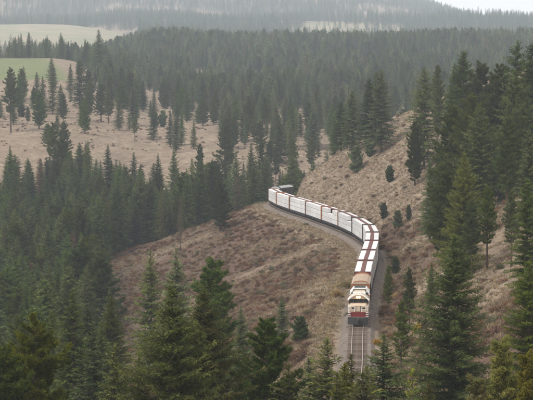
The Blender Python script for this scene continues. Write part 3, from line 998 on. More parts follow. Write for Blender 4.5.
for k in range(3):
    add('pine', 20, .27, M_BARKP, pine_crown('crown', 60+k, M_PINE, H=20, Rr=(.18, .20, .17)[k], base=(.25, .18, .32)[k], detail=3.2, gap=.10))
for k in range(2):
    add('densepine', 18, .27, M_BARKP, pine_crown('crown', 65+k, M_PINE, H=18, Rr=.23, base=.1, detail=3.8, gap=.04))
add('roundpine', 22, .34, M_BARKP, pine_crown('crown', 70, M_OLIVE, H=22, Rr=.21, base=.08, detail=3.2, gap=.08, nscale=1.5, rounder=.5))
add('youngpine', 13, .13, M_BARKP, pine_crown('crown', 72, M_YELL, H=13, Rr=.21, base=.04, detail=3.4, gap=.0, nscale=1.6, rounder=.7))
add('spindly', 13, .12, M_BARK, fir_crown('crown', 74, M_YELL, H=13, Rr=.2, power=.8, base=.05, detail=1.0, gap=.3, blade=.8))
add('youngfir', 13, .15, M_BARK, fir_crown('crown', 76, M_OLIVE, H=13, Rr=.24, power=.85, base=.03, detail=2.2, blade=.55, gap=.05, fluff=.6))
add('youngfir', 13, .15, M_BARK, fir_crown('crown', 77, M_FIR, H=13, Rr=.24, power=.8, base=.03, detail=2.2, blade=.55, gap=.05, fluff=.6))
add('dead', 16, .2, M_BARK, dead_crown('crown', 80, M_DEAD, leafy=.9))
add('snag', 16, .2, M_BARK, dead_crown('crown', 81, M_DEAD, leafy=.12, Rr=.1))
add('larch', 20, .2, M_BARK, fir_crown('crown', 82, M_GOLD, Rr=.14, detail=.8))
add('yellowfir', 20, .2, M_BARK, fir_crown('crown', 83, M_YELL, Rr=.17, detail=.9))
for k in range(2):
    add('lightfir', 14, .18, M_BARK, fir_crown('crown', 95 + k, M_SOFT, H=14, Rr=.24, power=.75, base=.05, blade=1.3, gap=.05, detail=1.2, fluff=.5))
add('smallpine', 5, .12, M_BARKP, pine_crown('crown', 84, M_SOFT, H=5, Rr=.40, base=.03, detail=5, gap=.0, rounder=.5))
add('smallpine', 5, .12, M_BARKP, pine_crown('crown', 85, M_SOFT, H=5, Rr=.36, base=.04, detail=5, gap=.0, rounder=.6))

KWORD = {'lightfir': 'pale green young fir', 'fir': 'dark fir', 'oldfir': 'broad dark fir', 'bigfir': 'large olive green fir', 'darkbig': 'very broad dark green fir', 'olivefir': 'olive green fir',
         'pine': 'open crowned pine', 'densepine': 'dense bushy pine', 'roundpine': 'clumpy round topped pine', 'youngpine': 'bright yellow-green young pine', 'spindly': 'sparse yellow-green young fir',
         'youngfir': 'young pointed fir', 'dead': 'rusty dying fir', 'snag': 'bare brown dead tree', 'larch': 'golden yellow larch', 'yellowfir': 'yellowish green fir', 'smallpine': 'small round pine'}
KNAME = {'pine': 'pine_tree', 'densepine': 'pine_tree', 'roundpine': 'pine_tree', 'youngpine': 'pine_tree', 'smallpine': 'pine_tree', 'dead': 'dead_tree', 'snag': 'dead_tree', 'larch': 'larch_tree'}
KCAT = {'pine_tree': 'pine tree', 'dead_tree': 'dead tree', 'larch_tree': 'larch tree', 'fir_tree': 'fir tree'}
rt = random.Random(11)
def put_tree(kind, x, y, H, label, group=None, wf=1.0, z=None, rz=None):
    v = VAR[kind][rt.randrange(len(VAR[kind]))]
    nm = KNAME.get(kind, 'fir_tree')
    z = hz(x, y) if z is None else z
    root = empty(nm, (x, y, z), rt.uniform(0, 6.28) if rz is None else rz)
    s = H / v[2]; q = s * wf
    root.scale = (q, q, s)
    for n_, m_ in (('trunk', v[0]), ('crown', v[1])):
        o = bpy.data.objects.new(n_, m_); COL.objects.link(o); o.parent = root
    tag(root, label, KCAT[nm], group)
    return root

# ------------------------------------------------------------------ hand placed trees: (kind, apex px, apex py, base py or None, Y or None, width factor, label)
HAND = [
 # foreground, bases below the frame
 ('bigfir', 171, 284, None, 150, 1.1, 'tall broad olive green fir, left of the twin crowns at bottom centre left'),
 ('bigfir', 203, 288, None, 157, 1.05, 'tall broad olive green fir, right of the twin crowns at bottom centre left'),
 ('darkbig', 455, 236, None, 190, 1.15, 'very large dark green fir filling the lower right beside the track'),
 ('darkbig', 530, 262, None, 172, 1.0, 'dark green fir cut by the right edge, next to the grassy knoll'),
 ('youngpine', 503, 346, None, 128, 1.0, 'bright yellow-green young pine at the lower right corner'),
 ('youngpine', 530, 360, None, 120, 1.0, 'yellow-green young pine cut off by the bottom right corner'),
 ('spindly', 413, 371, None, 140, 1.0, 'sparse yellow-green young fir below the big dark fir'),
 ('youngfir', 385, 336, None, 195, 1.7, 'olive green pointed fir just right of the empty rails'),
 ('youngfir', 363, 374, None, 160, 1.6, 'bushy young fir top hiding the rails at the bottom edge'),
 ('youngfir', 345, 366, None, 170, 1.6, 'bushy fir left of the rails, near the bottom edge'),
 ('youngfir', 351, 356, None, 175, 1.3, 'small dark fir standing in front of the empty rails'),
 ('youngfir', 327, 340, None, 178, 1.5, 'pointed young fir just left of the empty rails'),
 ('youngfir', 309, 360, None, 180, 1.5, 'shorter young fir left of the pointed one by the rails'),
 ('densepine', 268, 321, None, 168, 1.1, 'dark pine with a narrow knobbly top at bottom centre'),
 ('roundpine', 34, 319, None, 165, 1.0, 'clumpy round topped pine at the lower left'),
 ('roundpine', -2, 345, None, 160, 1.0, 'clumpy pine cut off by the lower left edge'),
 ('olivefir', 113, 346, None, 150, 1.0, 'bright olive fir with pointed top at the bottom, left of the twin crowns'),
 ('olivefir', 138, 356, None, 152, .9, 'olive fir tucked against the left twin crown'),
 ('fir', 72, 290, None, 235, 1.1, 'tall grey-green fir rising behind the clumpy round topped pine'),
 ('fir', 92, 322, None, 225, 1.2, 'blunt topped grey-green fir between the clumpy pine and the bright olive fir'),
 ('youngfir', 338, 375, None, 168, 1.3, 'low bushy fir at the bottom edge between rails and pointed fir'),
 ('youngfir', 240, 372, None, 160, .9, 'low fir at the bottom edge right of the twin crowns'),
 ('youngfir', 288, 366, None, 165, 1.4, 'low fir at the bottom edge right of the knobbly pine'),
 ('youngfir', 368, 368, None, 165, 1.5, 'low fir at the bottom edge just right of the rails'),
 ('olivefir', 430, 384, None, 130, 1.0, 'olive fir top peeping over the bottom edge under the big dark fir'),
 ('youngpine', 478, 384, None, 122, 1.0, 'yellow-green pine top peeping over the bottom edge'),
 # at the foot of the rail slope
 ('densepine', 212, 260, None, 262, 1.1, 'soft blue-green pine behind the twin crowns at the slope foot'),
 ('fir', 241, 308, None, 240, 1.1, 'slim blue-green fir right of the twin crowns at the slope foot'),
 ('lightfir', 176, 250, None, 300, 1.0, 'pale grey-green fir at the foot of the rail slope below the bare dead tree'),
 ('lightfir', 150, 252, None, 330, .9, 'thin pale fir at the forest edge below the spur'),
 ('lightfir', 282, 296, 341, None, 1.2, 'lone soft green fir on the scrub slope left of the locomotive'),
 ('smallpine', 300, 318, 345, None, 1.0, 'small pale green pine beside the lone soft green fir left of the locomotive'),
 ('densepine', 220, 181, 233, None, 1.25, 'lone round crowned pine on the spur edge left of the train tail'),
 ('dead', 180, 196, 252, None, .7, 'thin rust-brown dead tree at the lower edge of the spur'),
 # hillside above the train
 ('densepine', 415, 122, 186, None, .8, 'lone tall pine on the bare slope above the train curve'),
 ('smallpine', 356, 147, 172, None, .9, 'small rounded pine, lower of the pair under the dark crest trees'),
 ('smallpine', 370, 139, 158, None, 1.0, 'small pale pine on the slope just under the dark crest trees'),
 ('smallpine', 390, 166, 183, None, 1.1, 'small round bushy pine midway up the slope above the train'),
 ('smallpine', 384, 203, 220, None, 1.0, 'small round pine just above the train curve'),
 ('smallpine', 398, 211, 230, None, .9, 'small dark pine right of the train curve'),
 ('smallpine', 409, 205, 222, None, .7, 'slim faint pine right of the small dark pine by the train curve'),
 ('oldfir', 381, 70, None, 600, .95, 'tallest dark fir of the crest clump at top centre right'),
 ('oldfir', 369, 78, None, 610, .95, 'second tallest dark fir of the crest clump'),
 ('oldfir', 352, 90, None, 622, 1.0, 'dark fir in the middle of the crest clump'),
 ('oldfir', 341, 100, None, 634, 1.1, 'broad dark fir at the left end of the crest clump'),
 ('fir', 334, 112, None, 650, 1.0, 'shorter dark fir behind the left end of the crest clump'),
 ('pine', 376, 73, None, 625, .8, 'tall pine with bare lower trunk at the crest clump'),
 ('oldfir', 424, 67, None, 540, .85, 'tall dark conifer at the crest above the lone slope pine'),
 ('pine', 437, 65, None, 560, .7, 'thin crooked pine with gappy crown right of the crest conifer'),
 ('oldfir', 463, 51, None, 500, .95, 'tallest dark fir of the upper right stand, left side'),
 ('fir', 454, 63, None, 515, .95, 'slim dark fir left of the tallest one in the upper right stand'),
 ('densepine', 481, 63, None, 470, 1.0, 'dark pine right of the tallest fir in the upper right stand'),
 ('densepine', 472, 95, None, 430, 1.0, 'shorter olive pine below the tallest fir of the upper right stand'),
 ('densepine', 452, 108, None, 440, 1.0, 'round olive pine at the lower left of the upper right stand'),
 ('densepine', 500, 66, None, 450, 1.0, 'round dark pine in the middle of the upper right stand'),
 ('oldfir', 517, 41, None, 440, .9, 'tall pointed fir near the upper right corner'),
 ('oldfir', 531, 44, None, 430, .9, 'tall fir cut by the right edge near the upper corner'),
 ('densepine', 516, 78, None, 400, 1.0, 'dark pine just below the tall pointed corner fir'),
 ('fir', 441, 150, None, 420, 1.0, 'slim fir at the left front of the right hand stand'),
 ('fir', 430, 160, None, 440, .9, 'slim shaded fir at the left edge of the right hand stand'),
 ('densepine', 444, 164, None, 345, 1.0, 'broad olive pine at the front left of the right hand stand'),
 ('bigfir', 464, 152, None, 320, .8, 'broad pointed olive fir in the middle of the right hand stand'),
 ('oldfir', 478, 104, None, 400, .9, 'dark fir behind the broad pointed olive fir'),
 ('pine', 508, 116, 224, None, 1.0, 'tall open pine with visible trunk at the right'),
 ('fir', 529, 130, None, 330, 1.0, 'dark fir cut by the right edge, beside the tall open pine'),
 ('pine', 488, 186, 270, None, .9, 'slim pine with bare dark trunk on the grassy knoll'),
 ('pine', 512, 190, 268, None, .9, 'slim pine at the right of the grassy knoll'),
 ('pine', 472, 200, 280, None, 1.0, 'straight trunked pine at the left of the grassy knoll'),
 ('oldfir', 528, 178, None, 250, .8, 'dark fir on the knoll at the right edge'),
 # strip between rails and hill
 ('pine', 410, 268, 335, None, .8, 'thin grey-green pine right of the locomotive'),
 ('pine', 389, 265, 322, None, .7, 'slim dark trunked pine just right of the locomotive'),
 ('pine', 402, 300, 372, None, .8, 'grey-green pine between the rails and the big dark fir'),
 ('fir', 432, 262, None, 300, .8, 'shaded fir behind the left side of the big dark fir'),
 ('smallpine', 396, 258, 275, None, .9, 'small bush-like pine right of the beige boxcar'),
 # behind the spur
 ('pine', 225, 124, None, 815, 1.0, 'tall open pine behind the spur left of the train tail'),
 ('fir', 192, 158, None, 668, .95, 'dark column-like fir behind the spur'),
 ('fir', 174, 146, None, 740, .9, 'pointed dark fir left of the column-like fir'),
 ('fir', 158, 153, None, 745, .85, 'small pointed fir in the valley forest left of the pointed dark fir'),
 ('yellowfir', 161, 186, None, 650, .9, 'yellowish green fir in the valley forest by the spur foot'),
 ('pine', 200, 143, None, 760, .6, 'thin spindly pine behind the column-like fir'),
 ('fir', 236, 150, None, 700, .8, 'slim fir right of the tall open pine behind the spur'),
 ('fir', 251, 143, None, 720, 1.0, 'dark fir above the train tail, left one'),
 ('fir', 262, 138, None, 730, 1.1, 'dark fir above the train tail, right one'),
 ('pine', 53, 122, None, 800, .95, 'tall round pine standing out of the valley forest at left'),
 ('pine', 64, 121, None, 795, .9, 'tall thin pine beside the round one at left'),
 ('fir', 10, 145, None, 762, .8, 'slim fir against the brown slope at the far left'),
 ('dead', 18, 160, None, 762, .9, 'rusty dying tree in the valley forest at the far left'),
 ('fir', 88, 140, None, 762, .8, 'slim pointed fir against the brown slope, left of two'),
 ('fir', 108, 144, None, 762, 1.0, 'pointed fir against the brown slope, right of two'),
 ('fir', 75, 158, None, 762, .9, 'short fir right of the tall thin pine at left'),
 ('fir', 124, 163, None, 762, .9, 'short fir at the right of the left forest crest'),
 # brown slope across the valley
 ('pine', 11, 68, 133, None, .8, 'tall pine alone on the brown slope at the far left'),
 ('dead', 21, 78, 104, None, 1.1, 'rust-red dying tree under the green field'),
 ('fir', 37, 72, 106, None, .8, 'dark fir right of the rust-red tree under the green field'),
 ('fir', 43, 76, 114, None, .9, 'dark fir in front of the group under the green field'),
 ('smallpine', 22, 105, 117, None, .9, 'little pine on the brown slope below the rust-red tree'),
 ('pine', 28, 107, 125, None, .9, 'small pine on the brown slope below the green field group'),
 ('fir', 53, 73, 114, None, .8, 'pointed dark fir in the middle of the group under the green field'),
 ('fir', 61, 84, 117, None, 1.2, 'bushy fir at the right of the group under the green field'),
 ('dead', 58, 105, 134, None, .9, 'dying reddish tree low on the brown slope'),
 ('pine', 48, 123, 152, None, 1.2, 'round pine low on the brown slope at left'),
 ('fir', 80, 60, 108, None, 1.0, 'big dark fir at the right end of the green field'),
 ('pine', 85, 98, 124, None, 1.0, 'pine below the big dark fir on the brown slope'),
 ('pine', 101, 84, 122, None, 1.1, 'round dark pine at the forest edge on the brown slope'),
 ('fir', 99, 30, None, 1290, 1.3, 'large dark conifer rising above the forest edge near the top left'),
 ('pine', 122, 82, 121, None, 1.0, 'dark pine at the forest edge with brown grass before it'),
 ('fir', 133, 88, 125, None, 1.0, 'dark fir at the lowest point of the left forest edge'),
 ('fir', 177, 98, 134, None, .8, 'lone fir standing lowest on the brown slope'),
 ('smallpine', 155, 112, 127, None, .8, 'little pine on the brown slope, left of a pair'),
 ('smallpine', 163, 111, 127, None, .8, 'little pine on the brown slope, right of a pair'),
 ('fir', 188, 92, 120, None, 1.2, 'bushy fir just behind the lone lowest fir'),
 ('densepine', 203, 98, 126, None, 1.3, 'broad bushy pine on the brown slope'),
 ('fir', 216, 88, 123, None, 1.0, 'dark fir right of the broad bushy pine'),
 ('densepine', 227, 117, 150, None, 1.1, 'dark pine low in the gap of brown grass above the spur'),
 ('fir', 242, 113, 143, None, .8, 'fir right of the dark pine in the brown gap above the spur'),
 ('fir', 260, 96, 121, None, .9, 'fir at the upper right of the brown slope'),
 ('fir', 292, 100, 148, None, .9, 'dark fir among the brown patches behind the crest'),
 ('fir', 313, 104, 150, None, 1.0, 'dark fir left of the narrow brown patch behind the crest'),
 ('fir', 280, 118, None, 850, 1.1, 'bushy fir behind the train tail'),
 ('larch', 307, 46, None, 1380, 1.2, 'golden yellow larch standing in the far green forest'),
]

# ------------------------------------------------------------------ forest positions
rf = np.random.RandomState(5)
def jitter_grid(y0, y1, um, sp, grow=0.0):
    pts = []
    y = y0
    while y < y1:
        s_ = sp * (1 + grow * (y - y0) / (y1 - y0))
        xm = um * y + 14
        n = int(2 * xm / s_)
        xs = -xm + (np.arange(n) + rf.rand(n)) * s_
        pts.append(np.stack([xs, y + (rf.rand(n) - .5) * s_ * 1.1], 1))
        y += s_
    return np.concatenate(pts)
# near: valley forest, right stand, patchy slope
A = jitter_grid(215, 780, .165, 6.1)
d_, s_ = sdist(A[:, 0], A[:, 1]); nA = fbm(A[:, 0] / 25, A[:, 1] / 25, 3); uA = A[:, 0] / A[:, 1]
edge = np.interp(A[:, 1], [250, 300, 360, 600, 650, 680], [32, 34, 58, 60, 40, 24]) + 8 * nA
valley = (d_ < -edge) & (A[:, 1] > 250) & (A[:, 1] < 762 + 20 * nA)
rstand = (d_ > 30 + 10 * nA) & (A[:, 1] > 300) & (A[:, 1] < 640) & (uA > .084 - .00003 * (A[:, 1] - 400)) & (rf.rand(len(A)) < .05)
rstand |= (d_ > 8) & (A[:, 1] > 560) & (A[:, 1] < 780) & (uA > .083) & (rf.rand(len(A)) < .35) & (height(A[:, 0], A[:, 1]) > 14)
back = (A[:, 1] > 700) & (d_ < -16) & (uA > -.02) & (rf.rand(len(A)) < .42)
keepA = (valley | rstand | back) & (np.abs(d_) > 12)
PA = A[keepA]; dA = d_[keepA]
regA = np.where(valley[keepA], 0, np.where(rstand[keepA], 1, 2))
# far side of the valley: sparse on the brown slope, dense beyond
B = jitter_grid(775, 2260, .165, 6.0, .25)
uB = B[:, 0] / B[:, 1]; nB = fbm(B[:, 0] / 45, B[:, 1] / 45, 4); pxB = uB * F + 266.5
yf = np.interp(pxB, [-80, 70, 95, 120, 150, 200, 240, 290, 330, 360, 620], [1420, 1405, 1090, 1010, 1050, 1100, 1120, 1060, 930, 820, 780])
dense = B[:, 1] > yf + 130 * nB + 35 + rf.uniform(-25, 25, len(B))
fieldm = (pxB < 78) & (B[:, 1] > 1105) & (B[:, 1] < 1400)
patch = (fbm(B[:, 0] / 26 + 40, B[:, 1] / 75, 3) > np.interp(B[:, 1], [900, 1300, 1900], [.04, .12, .26])) & (B[:, 1] < 1900)
spr = (~dense) & (nB > .05) & (rf.rand(len(B)) < .16) & (B[:, 1] > 880)
spr |= (~dense) & (pxB > 225) & (rf.rand(len(B)) < .20) & (B[:, 1] > 800)
keepB = ((dense & ~patch & (rf.rand(len(B)) < .80)) | spr) & ~fieldm
keepB &= ~((pxB < 60) & (B[:, 1] > 1700))
dB, _ = sdist(B[:, 0], B[:, 1]); keepB &= dB < -20
PB = B[keepB]; denB = dense[keepB]
# far ridge
C_ = jitter_grid(2300, 7700, .165, 11.5, .7)
uC = C_[:, 0] / C_[:, 1]; nC = fbm(C_[:, 0] / 170, C_[:, 1] / 220, 4)
inf = ((uC < -.062) & (C_[:, 1] > ys(2560)) & (C_[:, 1] < ys(3200))) | ((uC > .010 + .03*nC) & (uC < .050 + .09*nC) & (rf.rand(len(C_)) < .93) & (C_[:, 1] > ys(3180)) & (C_[:, 1] < ys(3560)))
keepC = ~inf & (nC > -.36) & ((C_[:, 1] < 2500) | (C_[:, 1] > ys(2900)) | (uC > -.05)) & (rf.rand(len(C_)) < np.where(nC > -.06, .85, .2))
PC = C_[keepC]

def visible_area(items):
    """items: list of (x, y, z, H, halfwidth). rough painter's pass in 533x400: visible pixels per item"""
    buf = np.full((400, 533), -1, np.int32)
    # terrain horizon per column and depth
    cols = np.arange(0, 533, 6); Ys = np.arange(100, 1300, 6.0)
    HX = (cols[:, None] - 266.5) / F * Ys[None, :]
    Hh = height(HX, np.repeat(Ys[None, :], len(cols), 0))
    py = HZ - (Hh - CAMZ) * F / Ys[None, :]
    mn = np.minimum.accumulate(py, axis=1)
    order = sorted(range(len(items)), key=lambda i: -items[i][1])
    for i in order:
        x, y, z, H, hw = items[i]
        k = F / y; cx = 266.5 + x * k
        top = HZ - (z + H - CAMZ) * k; bot = HZ - (z - CAMZ) * k
        if cx + hw * k < 0 or cx - hw * k > 533: continue
        ci = min(max(int(cx / 6), 0), len(cols) - 1); yi = min(int((y - 100) / 6), len(Ys) - 1)
        lim = mn[ci, max(0, yi - 1)] + 1.5
        for r_ in range(max(0, int(top)), min(400, int(min(bot, lim)))):
            wd = hw * k * (r_ - top) / max(1, bot - top)
            a_, b_ = int(max(0, cx - wd)), int(min(533, cx + wd + 1))
            if b_ > a_: buf[r_, a_:b_] = i
    ids, cnt = np.unique(buf[buf >= 0], return_counts=True)
    out = np.zeros(len(items), int); out[ids] = cnt
    return out

hand_pos = []
for (kind, px, py, base, Y, wf, label) in HAND:
    if Y is None:
        Y = hit(px, base)
        if Y is None or Y > 1900: Y = 900.0
    x = (px - 266.5) / F * Y
    z = hz(x, Y)
    ztop = CAMZ - (py - HZ) * Y / F
    H = max(ztop - z, 2.0)
    hand_pos.append((x, Y, z, H))
    put_tree(kind, x, Y, H, label, None, wf * (1.15 if Y > 780 else 1), z)
    print('HAND %-10s px %d Y %.0f H %.1f z %.1f' % (kind, px, Y, H, z))

hp = np.array([(a, b_) for a, b_, _, _ in hand_pos])
def clear_of_hand(P, rad):
    k = np.ones(len(P), bool)
    for (hx, hy) in hp:
        k &= (P[:, 0] - hx) ** 2 + (P[:, 1] - hy) ** 2 > rad ** 2
    return k
ck = clear_of_hand(PA, 3.6); PA = PA[ck]; regA = regA[ck]
# keep the view of the hand placed crest open: nothing in front of the train or the bare slopes
ck = clear_of_hand(PB, 4.0)
fieldB = ck; PB = PB[ck]; denB = denB[ck]

zA = height(PA[:, 0], PA[:, 1]); zB = height(PB[:, 0], PB[:, 1]); zC = height(PC[:, 0], PC[:, 1])
hA = np.where(regA == 1, rf.uniform(11, 18, len(PA)), rf.uniform(14, 23, len(PA)))
hA = np.where((regA == 0) & (PA[:, 1] < 330), hA * .85, hA)
hA = np.where((PA[:, 1] > 700), hA * .85, hA); hA = np.where(regA == 2, hA * .7, hA)
pxA = 266.5 + PA[:, 0] / PA[:, 1] * F
ceilz = CAMZ - (np.interp(pxA, [380, 410, 440, 470, 500, 533], [118, 108, 88, 80, 78, 66]) - HZ) * PA[:, 1] / F
hA = np.where(regA == 1, np.minimum(hA, ceilz - zA), hA)
okA = hA > 6.5
PA, regA, zA, hA = PA[okA], regA[okA], zA[okA], hA[okA]
# limit tree tops next to the spur so that the brown slope stays in view
hB = np.where(denB, rf.uniform(15, 24, len(PB)), rf.uniform(7, 17, len(PB)))
young = fbm(PB[:, 0] / 55 + 9, PB[:, 1] / 80, 3)
hB = np.where(denB & (PB[:, 1] < 1700) & (young > -.02), rf.uniform(6, 14, len(PB)), hB)
hB = np.where(denB & (PB[:, 1] < 1700) & (young > -.02) & (rf.rand(len(PB)) < .12), rf.uniform(15, 22, len(PB)), hB)
hB = hB * np.where(denB & (PB[:, 1] < 1800), .82, 1.0)
hC = rf.uniform(18, 30, len(PC))
items = [(x, y, z, H, H * .17) for (x, y, z, H) in hand_pos] + [(PA[i, 0], PA[i, 1], zA[i], hA[i], hA[i] * .17) for i in range(len(PA))]
nb = PB[:, 1] < 1150
idxB = np.where(nb)[0]
items += [(PB[i, 0], PB[i, 1], zB[i], hB[i], hB[i] * .17) for i in idxB]
vis = visible_area(items)
nH = len(hand_pos)
cand = sorted(range(nH, len(items)), key=lambda i: -vis[i])
NIND = 300 - nH
indiv = [i for i in cand[:NIND] if vis[i] > 4]
print('hand', nH, 'near', len(PA), 'far', len(PB), 'ridge', len(PC), 'indiv', len(indiv), 'min vis', vis[indiv[-1]])
takenA = set(); takenB = set()
REFS = [('tall round pine at the left', 53, 150), ('tall pine on the brown slope', 11, 100), ('twin crowned olive firs', 187, 320),
        ('lone round pine on the spur edge', 220, 205), ('bare dead tree on the spur', 180, 225), ('train tail', 272, 195), ('tall open pine behind the spur', 225, 150),
        ('dark column-like fir behind the spur', 192, 180), ('clumpy pine at lower left', 34, 350), ('tallest fir of the crest clump', 381, 105),
        ('lone pine above the train curve', 415, 155), ('tall corner fir at upper right', 517, 75), ('open pine with visible trunk', 508, 165),
        ('broad pointed olive fir', 464, 195), ('very large dark fir', 455, 320), ('big fir by the green field', 80, 85),
        ('lowest fir on the brown slope', 177, 115), ('yellowish fir by the spur foot', 161, 215), ('bright olive fir at the bottom', 113, 370),
        ('grey-green fir at lower left', 72, 310), ('dark fir pair above the train tail', 256, 160), ('golden larch', 307, 62), ('grassy knoll', 495, 285)]
ORDS = ['', 'second ', 'third ', 'fourth ', 'fifth ', 'sixth ', 'seventh ', 'eighth ', 'ninth ', 'tenth ', 'eleventh ', 'twelfth '] + ['%dth ' % k for k in range(13, 21)] + ['%d%s ' % (k, {1: 'st', 2: 'nd', 3: 'rd'}.get(k % 10, 'th')) for k in range(21, 60)]
def ref_of(px, py):
    j = min(range(len(REFS)), key=lambda k: (REFS[k][1] - px) ** 2 + (REFS[k][2] - py) ** 2)
    dx, dy = px - REFS[j][1], py - REFS[j][2]
    w_ = ('right of' if dx > 0 else 'left of') if abs(dx) > abs(dy) else ('below' if dy > 0 else 'above')
    return j, w_, math.hypot(dx, dy)
pending = []
def region_label(kind, x, y, H):
    px = 266.5 + x / y * F
    kw = KWORD[kind]
    if y > 770:
        if px > 330: return kw + ' in the hazy forest beyond the crest clump', 'trees in the forest beyond the crest'
        if px > 225: return kw + ' on the patchy brown ground behind the train tail', 'trees behind the train tail'
        if px > 90: return kw + ' scattered on the brown slope across the valley', 'trees on the brown slope across the valley'
        return kw + ' on the brown slope under the green field', 'trees under the green field'
    if x > 15 and y < 660 or px > 400: 
        if y > 520: return kw + ' in the stand along the hill crest above the train', 'trees along the hill crest'
        return kw + ' in the dense stand on the right hand hill', 'trees of the right hand stand'
    if px > 135 and y > 640: return kw + ' in the forest strip just behind the spur', 'trees behind the spur'
    if y > 600: return kw + ' along the far edge of the valley forest', 'trees along the far edge of the valley forest'
    if y > 430: return kw + ' in the middle of the dense valley forest', 'trees in the middle of the valley forest'
    if y > 320: return kw + ' in the near part of the dense valley forest at left', 'trees in the near part of the valley forest'
    return kw + ' at the front of the valley forest, lower left', 'trees at the front of the valley forest'
for i in indiv:
    x, y, z, H, _ = items[i]
    q = rt.random()
    if i < nH + len(PA):
        takenA.add(i - nH)
        reg = regA[i - nH]
        if reg == 1: kind = 'densepine' if q < .4 else 'pine' if q < .6 else 'oldfir'
        elif y < 430: kind = 'oldfir' if q < .35 else 'fir' if q < .75 else 'olivefir' if q < .9 else 'densepine'
        else: kind = 'fir' if q < .62 else 'oldfir' if q < .82 else 'densepine' if q < .97 else 'dead'
    else:
        takenB.add(int(idxB[i - nH - len(PA)]))
        kind = 'fir' if q < .6 else 'pine' if q < .75 else 'densepine' if q < .97 else 'dead'
    lab, grp = region_label(kind, x, y, H)
    o = put_tree(kind, x, y, H, lab, grp, rt.uniform(.85, 1.2), z)
    j, w_, dist = ref_of(266.5 + x / y * F, HZ - (z + H * .6 - CAMZ) * F / y)
    pending.append(((KWORD[kind], w_, j), dist, o))
groups_ = {}
for key, dist, o in pending: groups_.setdefault(key, []).append((dist, o))
for (kw, w_, j), lst in groups_.items():
    lst.sort(key=lambda q: q[0])
    for n_, (dist, o) in enumerate(lst):
        if n_ == 0: o['label'] = ('nearest ' if len(lst) > 1 else '') + kw + ' ' + w_ + ' the ' + REFS[j][0]
        elif n_ < 12 or True: o['label'] = ORDS[n_] + 'nearest ' + kw + ' ' + w_ + ' the ' + REFS[j][0]
        else: o['label'] = kw + ' farther ' + w_ + ' the ' + REFS[j][0]

# ------------------------------------------------------------------ masses built by geometry nodes
def variants(name, meshes):
    c = bpy.data.collections.new(name)
    for i, m_ in enumerate(meshes):
        o = bpy.data.objects.new('%s_%02d' % (name, i), m_); c.objects.link(o)
    return c
def whole(t, c, name):
    """trunk and crown meshes merged into one variant mesh"""
    me = c.copy(); me.name = name
    import bmesh
    bm = bmesh.new(); bm.from_mesh(me)
    n0 = len(bm.faces); bm.from_mesh(t); bm.faces.ensure_lookup_table()
    for f_ in bm.faces[n0:]: f_.material_index = 1
    bm.to_mesh(me); bm.free()
    return me
def scatter(name, coll, P, Z, scl, rotz, vi, label, tilt=None):
    me = bpy.data.meshes.new(name)
    n = len(P)
    me.vertices.add(n)
    me.vertices.foreach_set('co', np.stack([P[:, 0], P[:, 1], Z], 1).astype(np.float32).ravel())
    a = me.attributes.new('scl', 'FLOAT_VECTOR', 'POINT'); a.data.foreach_set('vector', np.asarray(scl, np.float32).ravel())
    rot = np.zeros((n, 3), np.float32); rot[:, 2] = rotz
    if tilt is not None: rot[:, :2] = tilt
    a = me.attributes.new('rot', 'FLOAT_VECTOR', 'POINT'); a.data.foreach_set('vector', rot.ravel())
    a = me.attributes.new('vi', 'INT', 'POINT'); a.data.foreach_set('value', np.asarray(vi, np.int32))
    me.update()
    o = bpy.data.objects.new(name, me); COL.objects.link(o)
    g = bpy.data.node_groups.new(name + '_nodes', 'GeometryNodeTree')
    g.interface.new_socket('Geometry', in_out='INPUT', socket_type='NodeSocketGeometry')
    g.interface.new_socket('Geometry', in_out='OUTPUT', socket_type='NodeSocketGeometry')
    gi = g.nodes.new('NodeGroupInput'); go = g.nodes.new('NodeGroupOutput')
    iop = g.nodes.new('GeometryNodeInstanceOnPoints'); ci = g.nodes.new('GeometryNodeCollectionInfo')
    ci.inputs['Collection'].default_value = coll; ci.inputs['Separate Children'].default_value = True; ci.inputs['Reset Children'].default_value = True
    def attr(nm, ty):
        q = g.nodes.new('GeometryNodeInputNamedAttribute'); q.data_type = ty; q.inputs['Name'].default_value = nm; return q.outputs['Attribute']
    iop.inputs['Pick Instance'].default_value = True
    g.links.new(gi.outputs[0], iop.inputs['Points']); g.links.new(ci.outputs[0], iop.inputs['Instance'])
    g.links.new(attr('vi', 'INT'), iop.inputs['Instance Index'])
    er = g.nodes.new('FunctionNodeEulerToRotation'); g.links.new(attr('rot', 'FLOAT_VECTOR'), er.inputs[0])
    g.links.new(er.outputs[0], iop.inputs['Rotation']); g.links.new(attr('scl', 'FLOAT_VECTOR'), iop.inputs['Scale'])
    g.links.new(iop.outputs[0], go.inputs[0])
    md = o.modifiers.new('scatter', 'NODES'); md.node_group = g
    tag(o, label, kind='stuff')
    return o

fv = [whole(*VAR['fir'][k][:2], 'fir_variant') for k in range(4)] + [whole(*VAR['oldfir'][k][:2], 'fir_variant') for k in range(2)] + \
     [whole(*VAR['densepine'][0][:2], 'pine_variant'), whole(*VAR['pine'][1][:2], 'pine_variant'), whole(*VAR['yellowfir'][0][:2], 'yellow_variant'), whole(*VAR['dead'][0][:2], 'dead_variant'), whole(*VAR['lightfir'][0][:2], 'fir_variant'), whole(*VAR['lightfir'][1][:2], 'fir_variant')]
FH = np.array([20, 20, 20, 20, 20, 20, 18, 20, 20, 16., 14, 14])
tc_ = variants('tree_variant', fv)
selA = np.array([i for i in range(len(PA)) if i not in takenA]); selB = np.array([i for i in range(len(PB)) if i not in takenB])
P = np.concatenate([PA[selA], PB[selB]]); Z = np.concatenate([zA[selA], zB[selB]]); Hh = np.concatenate([hA[selA], hB[selB]])
def pick(n): return rf.choice(10, n, p=[.17, .17, .15, .16, .08, .08, .09, .06, .02, .02])
vi = pick(len(P))
